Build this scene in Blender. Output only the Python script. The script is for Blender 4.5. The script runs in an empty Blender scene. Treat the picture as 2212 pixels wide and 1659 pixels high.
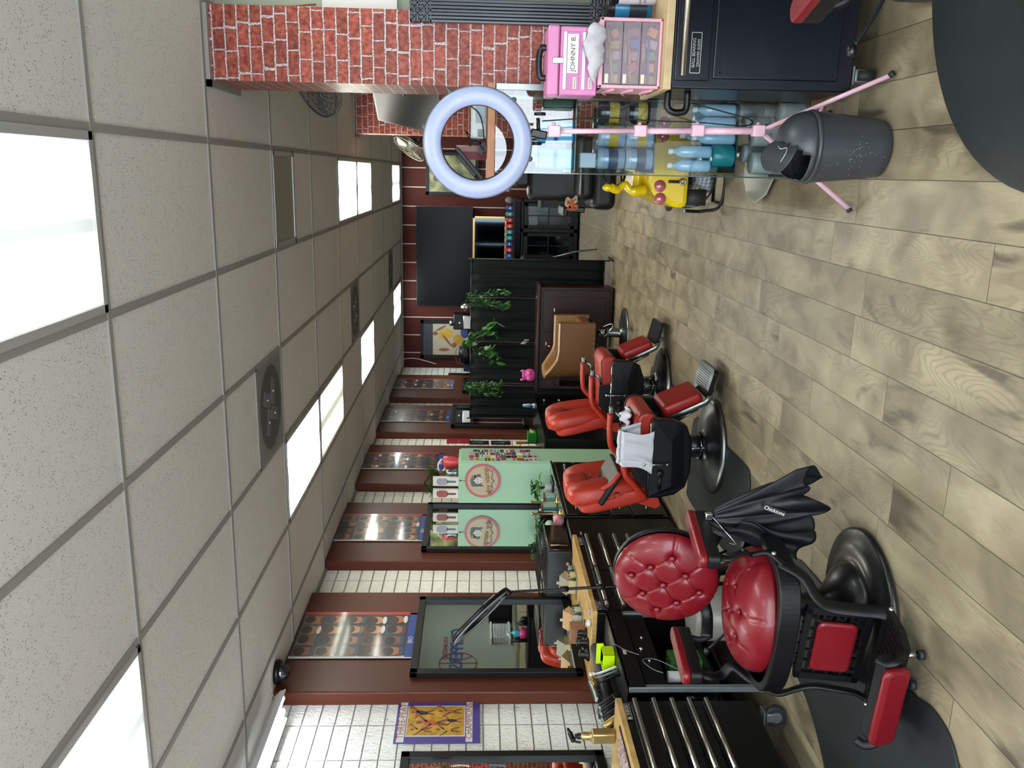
import bpy, bmesh, math, random
from mathutils import Vector, Matrix, Euler
random.seed(7)
PI = math.pi
S = bpy.context.scene
COL = S.collection
# ---------------------------------------------------------------- camera, world, daylight, exposure
HC = 1.63
cd = bpy.data.cameras.new('camera'); cam = bpy.data.objects.new('camera', cd); COL.objects.link(cam)
RIGHT = Vector((0.97009827, 0.24246135, 0.01103781))
FWD = Vector((-0.24178939, 0.96937144, -0.0430917))
UP = Vector((-0.02114781, 0.03913436, 0.99901015))
m3 = Matrix((-UP, RIGHT, -FWD)).transposed()      # the phone was held on its side
cam.matrix_world = Matrix.Translation((0, 0, HC)) @ m3.to_4x4()
cd.sensor_fit = 'HORIZONTAL'; cd.sensor_width = 36.0; cd.lens = 1831 * 36 / 2212
cd.clip_start = 0.05; cd.clip_end = 100
S.camera = cam
S.view_settings.view_transform = 'Standard'; S.view_settings.look = 'None'
S.view_settings.gamma = 1.0; S.view_settings.use_curve_mapping = False
S.view_settings.exposure = 2.42
W = bpy.data.worlds.new('world'); S.world = W; W.use_nodes = True
W.node_tree.nodes['Background'].inputs[0].default_value = (0.80, 0.90, 1.0, 1)
W.node_tree.nodes['Background'].inputs[1].default_value = 0.5
def area_light(name, loc, rot, sx, sy, power, color=(1, 1, 1)):
    ld = bpy.data.lights.new(name, 'AREA'); ld.shape = 'RECTANGLE'; ld.size = sx; ld.size_y = sy
    ld.energy = power; ld.color = color
    o = bpy.data.objects.new(name, ld); COL.objects.link(o); o.location = loc; o.rotation_euler = rot
    return o
# daylight through the shop window behind the photographer
area_light('window_daylight', (-0.6, -2.35, 1.4), (-PI / 2, 0, PI), 4.6, 1.8, 58, (0.80, 0.90, 1.0))
PANEL = 9.0       # strength of the fluorescent diffusers

# ---------------------------------------------------------------- materials
def lin(h):
    h = h.lstrip('#'); v = [int(h[i:i + 2], 16) / 255 for i in (0, 2, 4)]
    return tuple(c / 12.92 if c <= .04045 else ((c + .055) / 1.055) ** 2.4 for c in v) + (1,)
MATS = {}
def mat(name, col, rough=.5, metal=0., spec=.5, bump=0, bscale=200, var=0, vscale=8, coat=0, emit=0, alpha=None, trans=0, sheen=0, ior=None):
    if name in MATS: return MATS[name]
    m = bpy.data.materials.new(name); m.use_nodes = True; nt = m.node_tree; b = nt.nodes['Principled BSDF']
    c = lin(col) if isinstance(col, str) else tuple(col) + (1,)
    b.inputs['Base Color'].default_value = c; b.inputs['Roughness'].default_value = rough
    b.inputs['Metallic'].default_value = metal; b.inputs['Specular IOR Level'].default_value = spec
    b.inputs['Coat Weight'].default_value = coat; b.inputs['Coat Roughness'].default_value = .08
    b.inputs['Transmission Weight'].default_value = trans
    if ior: b.inputs['IOR'].default_value = ior
    b.inputs['Sheen Weight'].default_value = sheen
    if emit: b.inputs['Emission Color'].default_value = c; b.inputs['Emission Strength'].default_value = emit
    if alpha is not None: b.inputs['Alpha'].default_value = alpha
    tc = nt.nodes.new('ShaderNodeTexCoord')
    if var:
        n = nt.nodes.new('ShaderNodeTexNoise'); n.inputs['Scale'].default_value = vscale; n.inputs['Detail'].default_value = 6
        nt.links.new(tc.outputs['Object'], n.inputs['Vector'])
        r = nt.nodes.new('ShaderNodeMapRange'); r.inputs[1].default_value = .3; r.inputs[2].default_value = .7
        r.inputs[3].default_value = 1 - var; r.inputs[4].default_value = 1 + var
        nt.links.new(n.outputs['Fac'], r.inputs[0])
        mx = nt.nodes.new('ShaderNodeMix'); mx.data_type = 'RGBA'; mx.blend_type = 'MULTIPLY'; mx.inputs[0].default_value = 1
        mx.inputs[6].default_value = c; nt.links.new(r.outputs[0], mx.inputs[7]); nt.links.new(mx.outputs[2], b.inputs['Base Color'])
    if bump:
        n = nt.nodes.new('ShaderNodeTexNoise'); n.inputs['Scale'].default_value = bscale; n.inputs['Detail'].default_value = 3
        nt.links.new(tc.outputs['Object'], n.inputs['Vector'])
        bp = nt.nodes.new('ShaderNodeBump'); bp.inputs['Strength'].default_value = bump; bp.inputs['Distance'].default_value = .004
        nt.links.new(n.outputs['Fac'], bp.inputs['Height']); nt.links.new(bp.outputs['Normal'], b.inputs['Normal'])
    MATS[name] = m; return m
def glass(name, col=(.93, .98, .97), rough=0., clear=.86):
    """thin pane: mostly clear, with a fresnel reflection"""
    if name in MATS: return MATS[name]
    m = bpy.data.materials.new(name); m.use_nodes = True; nt = m.node_tree; nt.nodes.clear()
    o = nt.nodes.new('ShaderNodeOutputMaterial'); mix = nt.nodes.new('ShaderNodeMixShader')
    t = nt.nodes.new('ShaderNodeBsdfTransparent'); g = nt.nodes.new('ShaderNodeBsdfGlossy'); f = nt.nodes.new('ShaderNodeFresnel')
    t.inputs[0].default_value = tuple(col) + (1,); g.inputs['Roughness'].default_value = rough; f.inputs[0].default_value = 1.5
    nt.links.new(f.outputs[0], mix.inputs[0]); nt.links.new(t.outputs[0], mix.inputs[1]); nt.links.new(g.outputs[0], mix.inputs[2])
    nt.links.new(mix.outputs[0], o.inputs[0]); MATS[name] = m; return m
class NT:
    """small helper for node graphs"""
    def __init__(s, name, rough=.5, spec=.5):
        s.m = bpy.data.materials.new(name); s.m.use_nodes = True; s.t = s.m.node_tree; s.b = s.t.nodes['Principled BSDF']
        s.b.inputs['Roughness'].default_value = rough; s.b.inputs['Specular IOR Level'].default_value = spec; MATS[name] = s.m
        s.tc = s.t.nodes.new('ShaderNodeTexCoord')
    def n(s, k, **kw):
        x = s.t.nodes.new(k)
        for a, v in kw.items(): setattr(x, a, v)
        return x
    def set(s, sock, v):
        if hasattr(v, 'links') or isinstance(v, bpy.types.NodeSocket): s.t.links.new(v, sock)
        else: sock.default_value = v
    def math(s, op, a, b=0., c=0.):
        x = s.n('ShaderNodeMath', operation=op); s.set(x.inputs[0], a); s.set(x.inputs[1], b)
        if len(x.inputs) > 2: s.set(x.inputs[2], c)
        return x.outputs[0]
    def xyz(s, v=None):
        x = s.n('ShaderNodeSeparateXYZ'); s.t.links.new(v or s.tc.outputs['Object'], x.inputs[0]); return x.outputs
    def vec(s, x, y, z=0.):
        c = s.n('ShaderNodeCombineXYZ'); s.set(c.inputs[0], x); s.set(c.inputs[1], y); s.set(c.inputs[2], z); return c.outputs[0]
    def noise(s, v, scale, detail=4, dist=0., rough=.5):
        x = s.n('ShaderNodeTexNoise'); s.t.links.new(v, x.inputs['Vector']); x.inputs['Scale'].default_value = scale
        x.inputs['Detail'].default_value = detail; x.inputs['Distortion'].default_value = dist; x.inputs['Roughness'].default_value = rough
        return x.outputs['Fac']
    def white(s, v):
        x = s.n('ShaderNodeTexWhiteNoise', noise_dimensions='3D'); s.t.links.new(v, x.inputs['Vector']); return x.outputs['Value']
    def ramp(s, f, stops):
        x = s.n('ShaderNodeValToRGB'); s.t.links.new(f, x.inputs[0]); e = x.color_ramp.elements
        while len(e) < len(stops): e.new(.5)
        for i, (p, c) in enumerate(stops): e[i].position = p; e[i].color = lin(c) if isinstance(c, str) else (c, c, c, 1)
        return x.outputs[0]
    def mix(s, f, a, b, blend='MIX'):
        x = s.n('ShaderNodeMix', data_type='RGBA', blend_type=blend); s.set(x.inputs[0], f)
        for i, v in ((6, a), (7, b)): s.set(x.inputs[i], lin(v) if isinstance(v, str) else v)
        return x.outputs[2]
    def maprange(s, f, a, b, c, d):
        x = s.n('ShaderNodeMapRange'); s.set(x.inputs[0], f)
        for i, v in enumerate((a, b, c, d)): x.inputs[i + 1].default_value = v
        return x.outputs[0]
    def color(s, c): s.t.links.new(c, s.b.inputs['Base Color'])
    def bump(s, h, strength=.5, dist=.01):
        x = s.n('ShaderNodeBump'); x.inputs['Strength'].default_value = strength; x.inputs['Distance'].default_value = dist
        s.t.links.new(h, x.inputs['Height']); s.t.links.new(x.outputs[0], s.b.inputs['Normal'])

# ---------------------------------------------------------------- objects
def tag(o, label, cat, group=None, kind=None):
    o['label'] = label; o['category'] = cat
    if group: o['group'] = group
    if kind: o['kind'] = kind
    return o
def thing(name, label, cat, loc=(0, 0, 0), rz=0, group=None):
    o = bpy.data.objects.new(name, None); COL.objects.link(o); o.empty_display_size = .05
    o.location = loc; o.rotation_euler = (0, 0, math.radians(rz)); tag(o, label, cat, group); return o
def dup(root, loc, rz, label, group=None):
    r = root.copy(); COL.objects.link(r); r.location = loc; r.rotation_euler = (0, 0, math.radians(rz)); r['label'] = label
    if group: r['group'] = group
    for ch in list(root.children):
        c = ch.copy(); COL.objects.link(c); c.parent = r
        for g in list(ch.children):
            d = g.copy(); COL.objects.link(d); d.parent = c
    return r
def rotm(rx=0, ry=0, rz=0): return Euler((math.radians(rx), math.radians(ry), math.radians(rz))).to_matrix().to_4x4()
class MB:
    def __init__(s): s.bm = bmesh.new(); s.mats = []
    def mi(s, m):
        if m is None: return 0
        if m not in s.mats: s.mats.append(m)
        return s.mats.index(m)
    def _fin(s, vs, m, smooth=False):
        fs = {f for v in vs for f in v.link_faces}
        i = s.mi(m)
        for f in fs: f.material_index = i; f.smooth = smooth
        return vs
    def box(s, c, d, m=None, r=(0, 0, 0), bev=0, seg=2):
        M = Matrix.Translation(c) @ rotm(*r) @ Matrix.Diagonal((d[0], d[1], d[2], 1))
        vs = bmesh.ops.create_cube(s.bm, size=1, matrix=M)['verts']; i = s.mi(m)
        fs = {f for v in vs for f in v.link_faces}
        for f in fs: f.material_index = i
        if bev:
            es = list({e for v in vs for e in v.link_edges})
            q = bmesh.ops.bevel(s.bm, geom=es, offset=min(bev, min(d) * .49), segments=seg, affect='EDGES', profile=.5, material=i)
            for f in q['faces']: f.smooth = True
        return s
    def bx(s, x0, x1, y0, y1, z0, z1, m=None, bev=0):
        return s.box(((x0 + x1) / 2, (y0 + y1) / 2, (z0 + z1) / 2), (abs(x1 - x0), abs(y1 - y0), abs(z1 - z0)), m, bev=bev)
    def cyl(s, p0, p1, r0, r1=None, m=None, seg=20, caps=True):
        p0 = Vector(p0); p1 = Vector(p1); r1 = r0 if r1 is None else r1; d = p1 - p0
        M = Matrix.Translation((p0 + p1) / 2) @ d.to_track_quat('Z', 'Y').to_matrix().to_4x4()
        vs = bmesh.ops.create_cone(s.bm, cap_ends=caps, segments=seg, radius1=max(r0, 1e-5), radius2=max(r1, 1e-5), depth=d.length, matrix=M)['verts']
        s._fin(vs, m, True)
        for f in {f for v in vs for f in v.link_faces}:
            if len(f.verts) > 4: f.smooth = False
        return s
    def sph(s, c, r, m=None, seg=20, rot=(0, 0, 0)):
        if not hasattr(r, '__len__'): r = (r, r, r)
        M = Matrix.Translation(c) @ rotm(*rot) @ Matrix.Diagonal((r[0], r[1], r[2], 1))
        s._fin(bmesh.ops.create_uvsphere(s.bm, u_segments=seg, v_segments=max(6, seg // 2), radius=1, matrix=M)['verts'], m, True); return s
    def lathe(s, prof, c=(0, 0, 0), m=None, seg=32, M=None, sx=1, sy=1, ang=2 * PI):
        T = Matrix.Translation(c) @ (M or Matrix()); rings = []; i = s.mi(m); full = ang >= 2 * PI - 1e-6
        n = seg if full else seg + 1
        for (r, z) in prof:
            if r < 1e-6: rings.append([s.bm.verts.new(T @ Vector((0, 0, z)))])
            else: rings.append([s.bm.verts.new(T @ Vector((r * sx * math.cos(ang * k / seg), r * sy * math.sin(ang * k / seg), z))) for k in range(n)])
        for a, b in zip(rings, rings[1:]):
            for k in range(seg):
                k2 = (k + 1) % n
                if len(a) == 1 and len(b) == 1: continue
                q = [a[0], b[k2], b[k]] if len(a) == 1 else ([a[k], a[k2], b[0]] if len(b) == 1 else [a[k], a[k2], b[k2], b[k]])
                try: f = s.bm.faces.new(q)
                except ValueError: continue
                f.material_index = i; f.smooth = True
        return s
    def tube(s, pts, r, m=None, seg=10, close=False, flat=None):
        """tube of radius r (number or list) through pts; flat=(a,b) gives an elliptic section"""
        P = [Vector(p) for p in pts]; n = len(P); i = s.mi(m); rings = []; up = None
        for k in range(n):
            a = P[(k - 1) % n] if (close or k > 0) else P[k]; b = P[(k + 1) % n] if (close or k < n - 1) else P[k]
            t = (b - a).normalized()
            if up is None:
                up = Vector((0, 0, 1)) if abs(t.z) < .9 else Vector((0, 1, 0))
            u = (up - t * up.dot(t)).normalized(); v = t.cross(u); up = u
            rr = r[k] if hasattr(r, '__len__') else r
            fa, fb = flat if flat else (1, 1)
            rings.append([s.bm.verts.new(P[k] + u * (rr * fa * math.cos(2 * PI * j / seg)) + v * (rr * fb * math.sin(2 * PI * j / seg))) for j in range(seg)])
        for k in range(n if close else n - 1):
            a = rings[k]; b = rings[(k + 1) % n]
            for j in range(seg):
                f = s.bm.faces.new([a[j], a[(j + 1) % seg], b[(j + 1) % seg], b[j]]); f.material_index = i; f.smooth = True
        if not close:
            for R_, fl in ((rings[0], True), (rings[-1], False)):
                f = s.bm.faces.new(R_[::-1] if fl else R_); f.material_index = i
        return s
    def prism(s, poly, t, M, m=None, smooth=False):
        """poly: 2d outline in the local xy plane of matrix M, extruded by t along local z"""
        i = s.mi(m); A = [s.bm.verts.new(M @ Vector((x, y, 0))) for x, y in poly]; B = [s.bm.verts.new(M @ Vector((x, y, t))) for x, y in poly]
        n = len(poly); fs = [s.bm.faces.new(A[::-1]), s.bm.faces.new(B)]
        for k in range(n):
            f = s.bm.faces.new([A[k], A[(k + 1) % n], B[(k + 1) % n], B[k]]); f.smooth = smooth; fs.append(f)
        for f in fs: f.material_index = i
        return s
    def quad(s, ps, m=None):
        f = s.bm.faces.new([s.bm.verts.new(Vector(p)) for p in ps]); f.material_index = s.mi(m); return s
    def grid(s, fn, nu, nv, m=None, smooth=True, closeu=False):
        i = s.mi(m); G = [[s.bm.verts.new(Vector(fn(a / (nu if closeu else nu - 1), b / (nv - 1)))) for b in range(nv)] for a in range(nu)]
        for a in range(nu if closeu else nu - 1):
            for b in range(nv - 1):
                f = s.bm.faces.new([G[a][b], G[(a + 1) % nu][b], G[(a + 1) % nu][b + 1], G[a][b + 1]]); f.material_index = i; f.smooth = smooth
        return s
    def build(s, name, m=None, parent=None, sub=0, solid=0, bev=0, loc=None, smooth=None, soff=-1):
        me = bpy.data.meshes.new(name); 
        bmesh.ops.recalc_face_normals(s.bm, faces=s.bm.faces[:]) if s.bm.faces else None
        s.bm.to_mesh(me); s.bm.free()
        if s.mats:
            if s.mats and None in s.mats: pass
            for x in s.mats: me.materials.append(x)
        elif m: me.materials.append(m)
        if smooth:
            for p in me.polygons: p.use_smooth = True
        o = bpy.data.objects.new(name, me); COL.objects.link(o)
        if parent: o.parent = parent
        if loc: o.location = loc
        if solid: x = o.modifiers.new('thickness', 'SOLIDIFY'); x.thickness = solid; x.offset = soff
        if bev: x = o.modifiers.new('bevel', 'BEVEL'); x.width = bev; x.segments = 2; x.limit_method = 'ANGLE'
        if sub: x = o.modifiers.new('sub', 'SUBSURF'); x.levels = sub; x.render_levels = sub
        return o
def struct(o): o['kind'] = 'structure'; return o
def text(body, size, M, m, parent=None, name='lettering', ext=.0006, align='CENTER', sx=1, bold=0):
    """lettering lying in the local xy plane of matrix M"""
    c = bpy.data.curves.new(name, 'FONT'); c.body = body; c.size = size; c.extrude = ext; c.align_x = align; c.align_y = 'CENTER'; c.offset = bold
    c.resolution_u = 3
    t = bpy.data.objects.new(name, c); COL.objects.link(t)
    dg = bpy.context.evaluated_depsgraph_get(); dg.update()
    me = bpy.data.meshes.new_from_object(t.evaluated_get(dg)); bpy.data.objects.remove(t)
    me.transform(M @ Matrix.Diagonal((sx, 1, 1, 1))); me.materials.clear(); me.materials.append(m)
    for p in me.polygons: p.material_index = 0
    o = bpy.data.objects.new(name, me); COL.objects.link(o)
    if parent: o.parent = parent
    return o
def frame_M(o, xa, ya):
    """matrix whose local x/y axes are xa/ya, at o"""
    xa = Vector(xa).normalized(); ya = Vector(ya).normalized(); za = xa.cross(ya)
    M = Matrix((xa, ya, za)).transposed().to_4x4(); M.translation = Vector(o); return M
def rrect(w, h, r, n=5, cx=0, cy=0):
    out = []
    for (sx, sy, a0) in ((1, 1, 0), (-1, 1, 90), (-1, -1, 180), (1, -1, 270)):
        for k in range(n + 1):
            a = math.radians(a0 + 90 * k / n); out.append((cx + sx * (w / 2 - r) + r * math.cos(a), cy + sy * (h / 2 - r) + r * math.sin(a)))
    return out
def bez(ps, n=8):
    """catmull-rom through ps"""
    P = [Vector(p) for p in ps]; P = [P[0] * 2 - P[1]] + P + [P[-1] * 2 - P[-2]]; out = []
    for i in range(1, len(P) - 2):
        a, b, c, d = P[i - 1:i + 3]
        for k in range(n):
            t = k / n; out.append(.5 * ((2 * b) + (c - a) * t + (2 * a - 5 * b + 4 * c - d) * t * t + (3 * b - a - 3 * c + d) * t ** 3))
    out.append(P[-2]); return out
# ================================================================ the room
XW, XP, YB, ZC = -3.27, -3.18, 14.2, 2.876
# floor planks
g = NT('oak_planks', .42, .4); X = g.xyz()
row = g.math('FLOOR', g.math('DIVIDE', g.math('ADD', X[0], .373), .189))
off = g.math('MULTIPLY', g.white(g.vec(row, 3.1)), 1.237)
yy = g.math('DIVIDE', g.math('ADD', X[1], off), 1.237); coln = g.math('FLOOR', yy)
pid = g.white(g.vec(row, coln, .5)); pid2 = g.white(g.vec(coln, row, 7.5))
fx = g.math('FRACT', g.math('DIVIDE', g.math('ADD', X[0], .373), .189)); fy = g.math('FRACT', yy)
ex = g.math('MULTIPLY', g.math('MINIMUM', fx, g.math('SUBTRACT', 1., fx)), .189)
ey = g.math('MULTIPLY', g.math('MINIMUM', fy, g.math('SUBTRACT', 1., fy)), 1.237)
edge = g.maprange(g.math('MINIMUM', ex, ey), .0006, .0022, 0, 1)
gv = g.vec(g.math('ADD', X[0], g.math('MULTIPLY', pid, 9.)), g.math('ADD', g.math('MULTIPLY', X[1], .26), g.math('MULTIPLY', pid2, 7.)), pid)
fld = g.noise(gv, 2.6, 3, .4)
rings = g.math('MULTIPLY', g.math('SINE', g.math('ADD', g.math('MULTIPLY', fld, 300.), g.math('MULTIPLY', g.noise(gv, 30, 2), 3.))), g.maprange(g.noise(gv, 3.3, 2), .42, .58, .1, 1))
grain = g.noise(g.vec(g.math('MULTIPLY', X[0], 26.), g.math('MULTIPLY', X[1], 1.6), pid), 9, 5)
knot = g.noise(gv, 7, 3, .6)
blot = g.noise(g.vec(X[0], g.math('MULTIPLY', X[1], .6), pid), 5, 4, .5)
base = g.ramp(blot, [(.32, '#6a5f4d'), (.48, '#8a7d66'), (.68, '#a2957a')])
base = g.mix(g.maprange(rings, .2, 1, 0, .38), base, '#5b5040')
base = g.mix(g.maprange(grain, .35, .7, .28, 0), base, '#645844')
base = g.mix(g.maprange(knot, .60, .70, 0, .85), base, '#443b30')
base = g.mix(1., base, g.ramp(pid, [(0, .80), (1, 1.06)]), 'MULTIPLY')
g.color(g.mix(edge, '#2c261f', base))
g.bump(g.math('ADD', g.math('MULTIPLY', edge, 1.), g.math('MULTIPLY', grain, .12)), .35, .002)
g.set(g.b.inputs['Roughness'], g.maprange(grain, .3, .7, .36, .5))
f = MB(); f.quad([(XW, -2.5, 0), (2.7, -2.5, 0), (2.7, 10.35, 0), (XW, 10.35, 0)]); struct(f.build('floor', MATS['oak_planks']))
g = NT('floor_tiles', .5); X = g.xyz()
tx = g.math('FRACT', g.math('DIVIDE', g.math('ADD', X[0], .1), .3)); ty = g.math('FRACT', g.math('DIVIDE', X[1], .6))
e = g.math('MINIMUM', g.math('MULTIPLY', g.math('MINIMUM', tx, g.math('SUBTRACT', 1., tx)), .3), g.math('MULTIPLY', g.math('MINIMUM', ty, g.math('SUBTRACT', 1., ty)), .6))
c = g.ramp(g.noise(g.vec(X[0], g.math('MULTIPLY', X[1], .3)), 18, 4), [(.3, '#6f6554'), (.7, '#8b806c')])
g.color(g.mix(g.maprange(e, .002, .005, 0, 1), '#a29a86', c))
f = MB(); f.quad([(XW, 10.35, 0), (2.7, 10.35, 0), (2.7, YB, 0), (XW, YB, 0)]); struct(f.build('floor', MATS['floor_tiles']))
# ceiling tiles
g = NT('ceiling_tile', .9, .2); X = g.xyz()
pits = g.n('ShaderNodeTexVoronoi'); g.t.links.new(g.vec(g.math('MULTIPLY', X[0], 1.6), X[1]), pits.inputs['Vector']); pits.inputs['Scale'].default_value = 95
big = g.noise(g.tc.outputs['Object'], 30, 2)
pit = g.math('MULTIPLY', g.maprange(pits.outputs['Distance'], .14, .26, 1, 0), g.maprange(big, .44, .54, 0, 1))
fine = g.noise(g.tc.outputs['Object'], 260, 2)
c = g.mix(g.maprange(fine, .35, .65, 0, 1), '#c9c5bf', '#d6d2cc')
g.color(g.mix(pit, c, '#5a554c')); g.bump(g.math('SUBTRACT', g.math('MULTIPLY', fine, .5), pit), .6, .003)
GX = [0.1135 - .61 * i for i in range(-4, 6)]; GY = [2.888 + 1.22 * j for j in range(-5, 10)]
f = MB(); f.quad([(XW, -2.5, ZC), (XW, YB, ZC), (2.7, YB, ZC), (2.7, -2.5, ZC)])
struct(f.build('ceiling', MATS['ceiling_tile']))
tb = mat('ceiling_grid_paint', '#8d8983', .6)
f = MB()
for x in GX: f.bx(x - .0145, x + .0145, -2.5, YB, ZC - .006, ZC + .01, tb)
for y in GY: f.bx(XW, 2.7, y - .0125, y + .0125, ZC - .0075, ZC + .01, tb)
for (i, j) in ((2, 1), (2, 4), (2, 7), (0, 2)):            # short cross tees beside the half size units
    x0 = GX[4] - .61 * i
    y = 2.888 + 1.22 * j + .61; f.bx(x0 - .61, x0, y - .0125, y + .0125, ZC - .006, ZC + .01, tb)
f.bx(XW, XW + .02, -2.5, YB, ZC - .02, ZC, tb); f.bx(XW, 2.7, YB - .02, YB, ZC - .02, ZC, tb)
struct(f.build('trim_1'))
# white slump block wall
g = NT('white_block', .75, .3); X = g.xyz()
bz = g.math('DIVIDE', g.math('ADD', X[2], .035), .1); by = g.math('DIVIDE', g.math('SUBTRACT', X[1], 4.515), .313)
fz = g.math('FRACT', g.math('ADD', bz, g.math('MULTIPLY', g.noise(g.tc.outputs['Object'], 1.2, 2), .12))); fyb = g.math('FRACT', by)
wob = g.noise(g.tc.outputs['Object'], 14, 3)
e = g.math('MINIMUM', g.math('MULTIPLY', g.math('MINIMUM', fz, g.math('SUBTRACT', 1., fz)), .1), g.math('MULTIPLY', g.math('MINIMUM', fyb, g.math('SUBTRACT', 1., fyb)), .313))
groove = g.maprange(g.math('ADD', e, g.math('MULTIPLY', wob, .002)), .0012, .0075, 0, 1)
drip = g.noise(g.vec(0., g.math('MULTIPLY', X[1], 3.2), g.math('MULTIPLY', X[2], 1.)), 30, 4, .8)
h = g.math('ADD', groove, g.math('MULTIPLY', drip, .8))
c = g.mix(groove, '#c0beb5', '#ecebe4'); c = g.mix(g.maprange(drip, .55, .70, 0, .5), c, '#a3a096')
g.color(c); g.bump(h, 1., .013)
f = MB(); f.quad([(XW, -2.5, 0), (XW, YB, 0), (XW, YB, ZC), (XW, -2.5, ZC)]); struct(f.build('wall_left', MATS['white_block']))
# brown pilasters
g = NT('brown_paint', .42, .3); n = g.noise(g.vec(g.math('MULTIPLY', g.xyz()[1], 1.), g.xyz()[2]), 3, 4)
g.color(g.mix(n, '#4c2315', '#562a1b')); g.bump(g.noise(g.tc.outputs['Object'], 60, 3), .12, .004)
for (a, b) in ((4.72, 6.03), (6.575, 7.87), (8.385, 9.69), (10.2, 11.48), (11.9, 13.3), (-.6, .7), (1.2, 2.5)):
    f = MB(); f.bx(XW - .02, XP, a, b, 0, ZC, MATS['brown_paint'], bev=.012); o = struct(f.build('trim_2'))
# back wall: dark red boards with white battens
g = NT('red_boards', .7, .2); X = g.xyz()
s_ = g.math('FRACT', g.math('DIVIDE', g.math('SUBTRACT', X[0], .353), .3054)); d = g.math('MULTIPLY', g.math('MINIMUM', s_, g.math('SUBTRACT', 1., s_)), .3054)
n = g.noise(g.vec(g.math('MULTIPLY', X[0], 1.), 0., g.math('MULTIPLY', X[2], 3.)), 20, 4)
fin = g.math('FRACT', g.math('DIVIDE', X[0], .0505))
c = g.mix(n, '#3c1611', '#4f2018'); c = g.mix(g.maprange(g.math('MINIMUM', fin, g.math('SUBTRACT', 1., fin)), .0, .05, .5, 0), c, '#2a1412')
g.color(g.mix(g.maprange(g.math('ADD', d, g.math('MULTIPLY', g.noise(g.tc.outputs['Object'], 12, 2), .004)), .009, .0115, 0, 1), '#b9aca8', c))
f = MB(); f.quad([(XW, YB, 0), (2.7, YB, 0), (2.7, YB, ZC), (XW, YB, ZC)]); struct(f.build('wall_back', MATS['red_boards']))
# plain walls out of frame and beyond the pillar
pw = mat('pale_green_paint', '#8d9187', .7, var=.04, vscale=2)
f = MB(); f.quad([(1.25, 4.3, 0), (1.25, YB, 0), (1.25, YB, ZC), (1.25, 4.3, ZC)]); struct(f.build('wall_right', pw))
f = MB(); f.bx(.70, 2.7, 4.36, 4.5, 0, ZC, mat('pale_sage_paint', '#9aa38e', .7)); struct(f.build('wall_partition'))
f = MB(); f.quad([(2.7, -2.5, 0), (2.7, 4.4, 0), (2.7, 4.4, ZC), (2.7, -2.5, ZC)]); struct(f.build('wall_right', pw))
f = MB()
for (a, b, c_, d_) in ((XW, -2.9, 0, ZC), (1.7, 2.7, 0, ZC), (-2.9, 1.7, 0, .5), (-2.9, 1.7, 2.6, ZC)): f.bx(a, b, -2.6, -2.5, c_, d_, pw)
struct(f.build('wall_front'))
f = MB(); w = mat('window_alu', '#8a8d90', .4, .8)
for x in (-2.9, -1.4, .2, 1.66): f.bx(x, x + .05, -2.56, -2.5, .5, 2.6, w)
f.bx(-2.9, 1.7, -2.56, -2.5, .5, .55, w); f.bx(-2.9, 1.7, -2.56, -2.5, 2.55, 2.6, w); struct(f.build('window_1'))
# brick wallpaper on the two pillars
def brickpaper(name, ax):
    g = NT(name, .45, .25); X = g.xyz(); u = X[ax]; z = X[2]
    wv = g.noise(g.tc.outputs['Object'], 22, 3); u = g.math('ADD', g.math('ADD', u, g.math('MULTIPLY', wv, .012)), g.math('MULTIPLY', g.noise(g.vec(u, g.math('FLOOR', g.math('DIVIDE', z, .0558))), 9, 0), .09)); zz = g.math('ADD', z, g.math('MULTIPLY', g.noise(g.tc.outputs['Object'], 17, 2), .008))
    r = g.math('FLOOR', g.math('DIVIDE', zz, .0558)); fz = g.math('FRACT', g.math('DIVIDE', zz, .0558))
    uu = g.math('ADD', g.math('DIVIDE', u, .112), g.math('MULTIPLY', g.white(g.vec(r, 2.)), 3.)); fu = g.math('FRACT', uu); cid = g.white(g.vec(r, g.math('FLOOR', uu), 1.))
    wob = g.math('MULTIPLY', g.math('SUBTRACT', g.noise(g.tc.outputs['Object'], 260, 2), .5), .004)
    e = g.math('MINIMUM', g.math('MULTIPLY', g.math('MINIMUM', fz, g.math('SUBTRACT', 1., fz)), .0558), g.math('MULTIPLY', g.math('MINIMUM', fu, g.math('SUBTRACT', 1., fu)), .112))
    e = g.math('ADD', e, wob)
    c = g.ramp(g.noise(g.tc.outputs['Object'], 48, 5), [(.3, '#66271e'), (.5, '#8e4031'), (.72, '#ad5f49')])
    c = g.mix(1., c, g.ramp(cid, [(0, .72), (1, 1.12)]), 'MULTIPLY')
    c = g.mix(g.maprange(e, .0045, .008, .75, 0), c, '#4d1c1a')
    mort = g.ramp(g.noise(g.tc.outputs['Object'], 420, 2), [(.42, '#6e4c48'), (.56, '#d3c6c2')])
    g.color(g.mix(g.maprange(e, .0032, .0042, 0, 1), mort, c)); g.b.inputs['Coat Weight'].default_value = .05; g.b.inputs['Coat Roughness'].default_value = .25
    return g.m
bpx = brickpaper('brick_paper_front', 0); bpy_ = brickpaper('brick_paper_side', 1)
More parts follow.
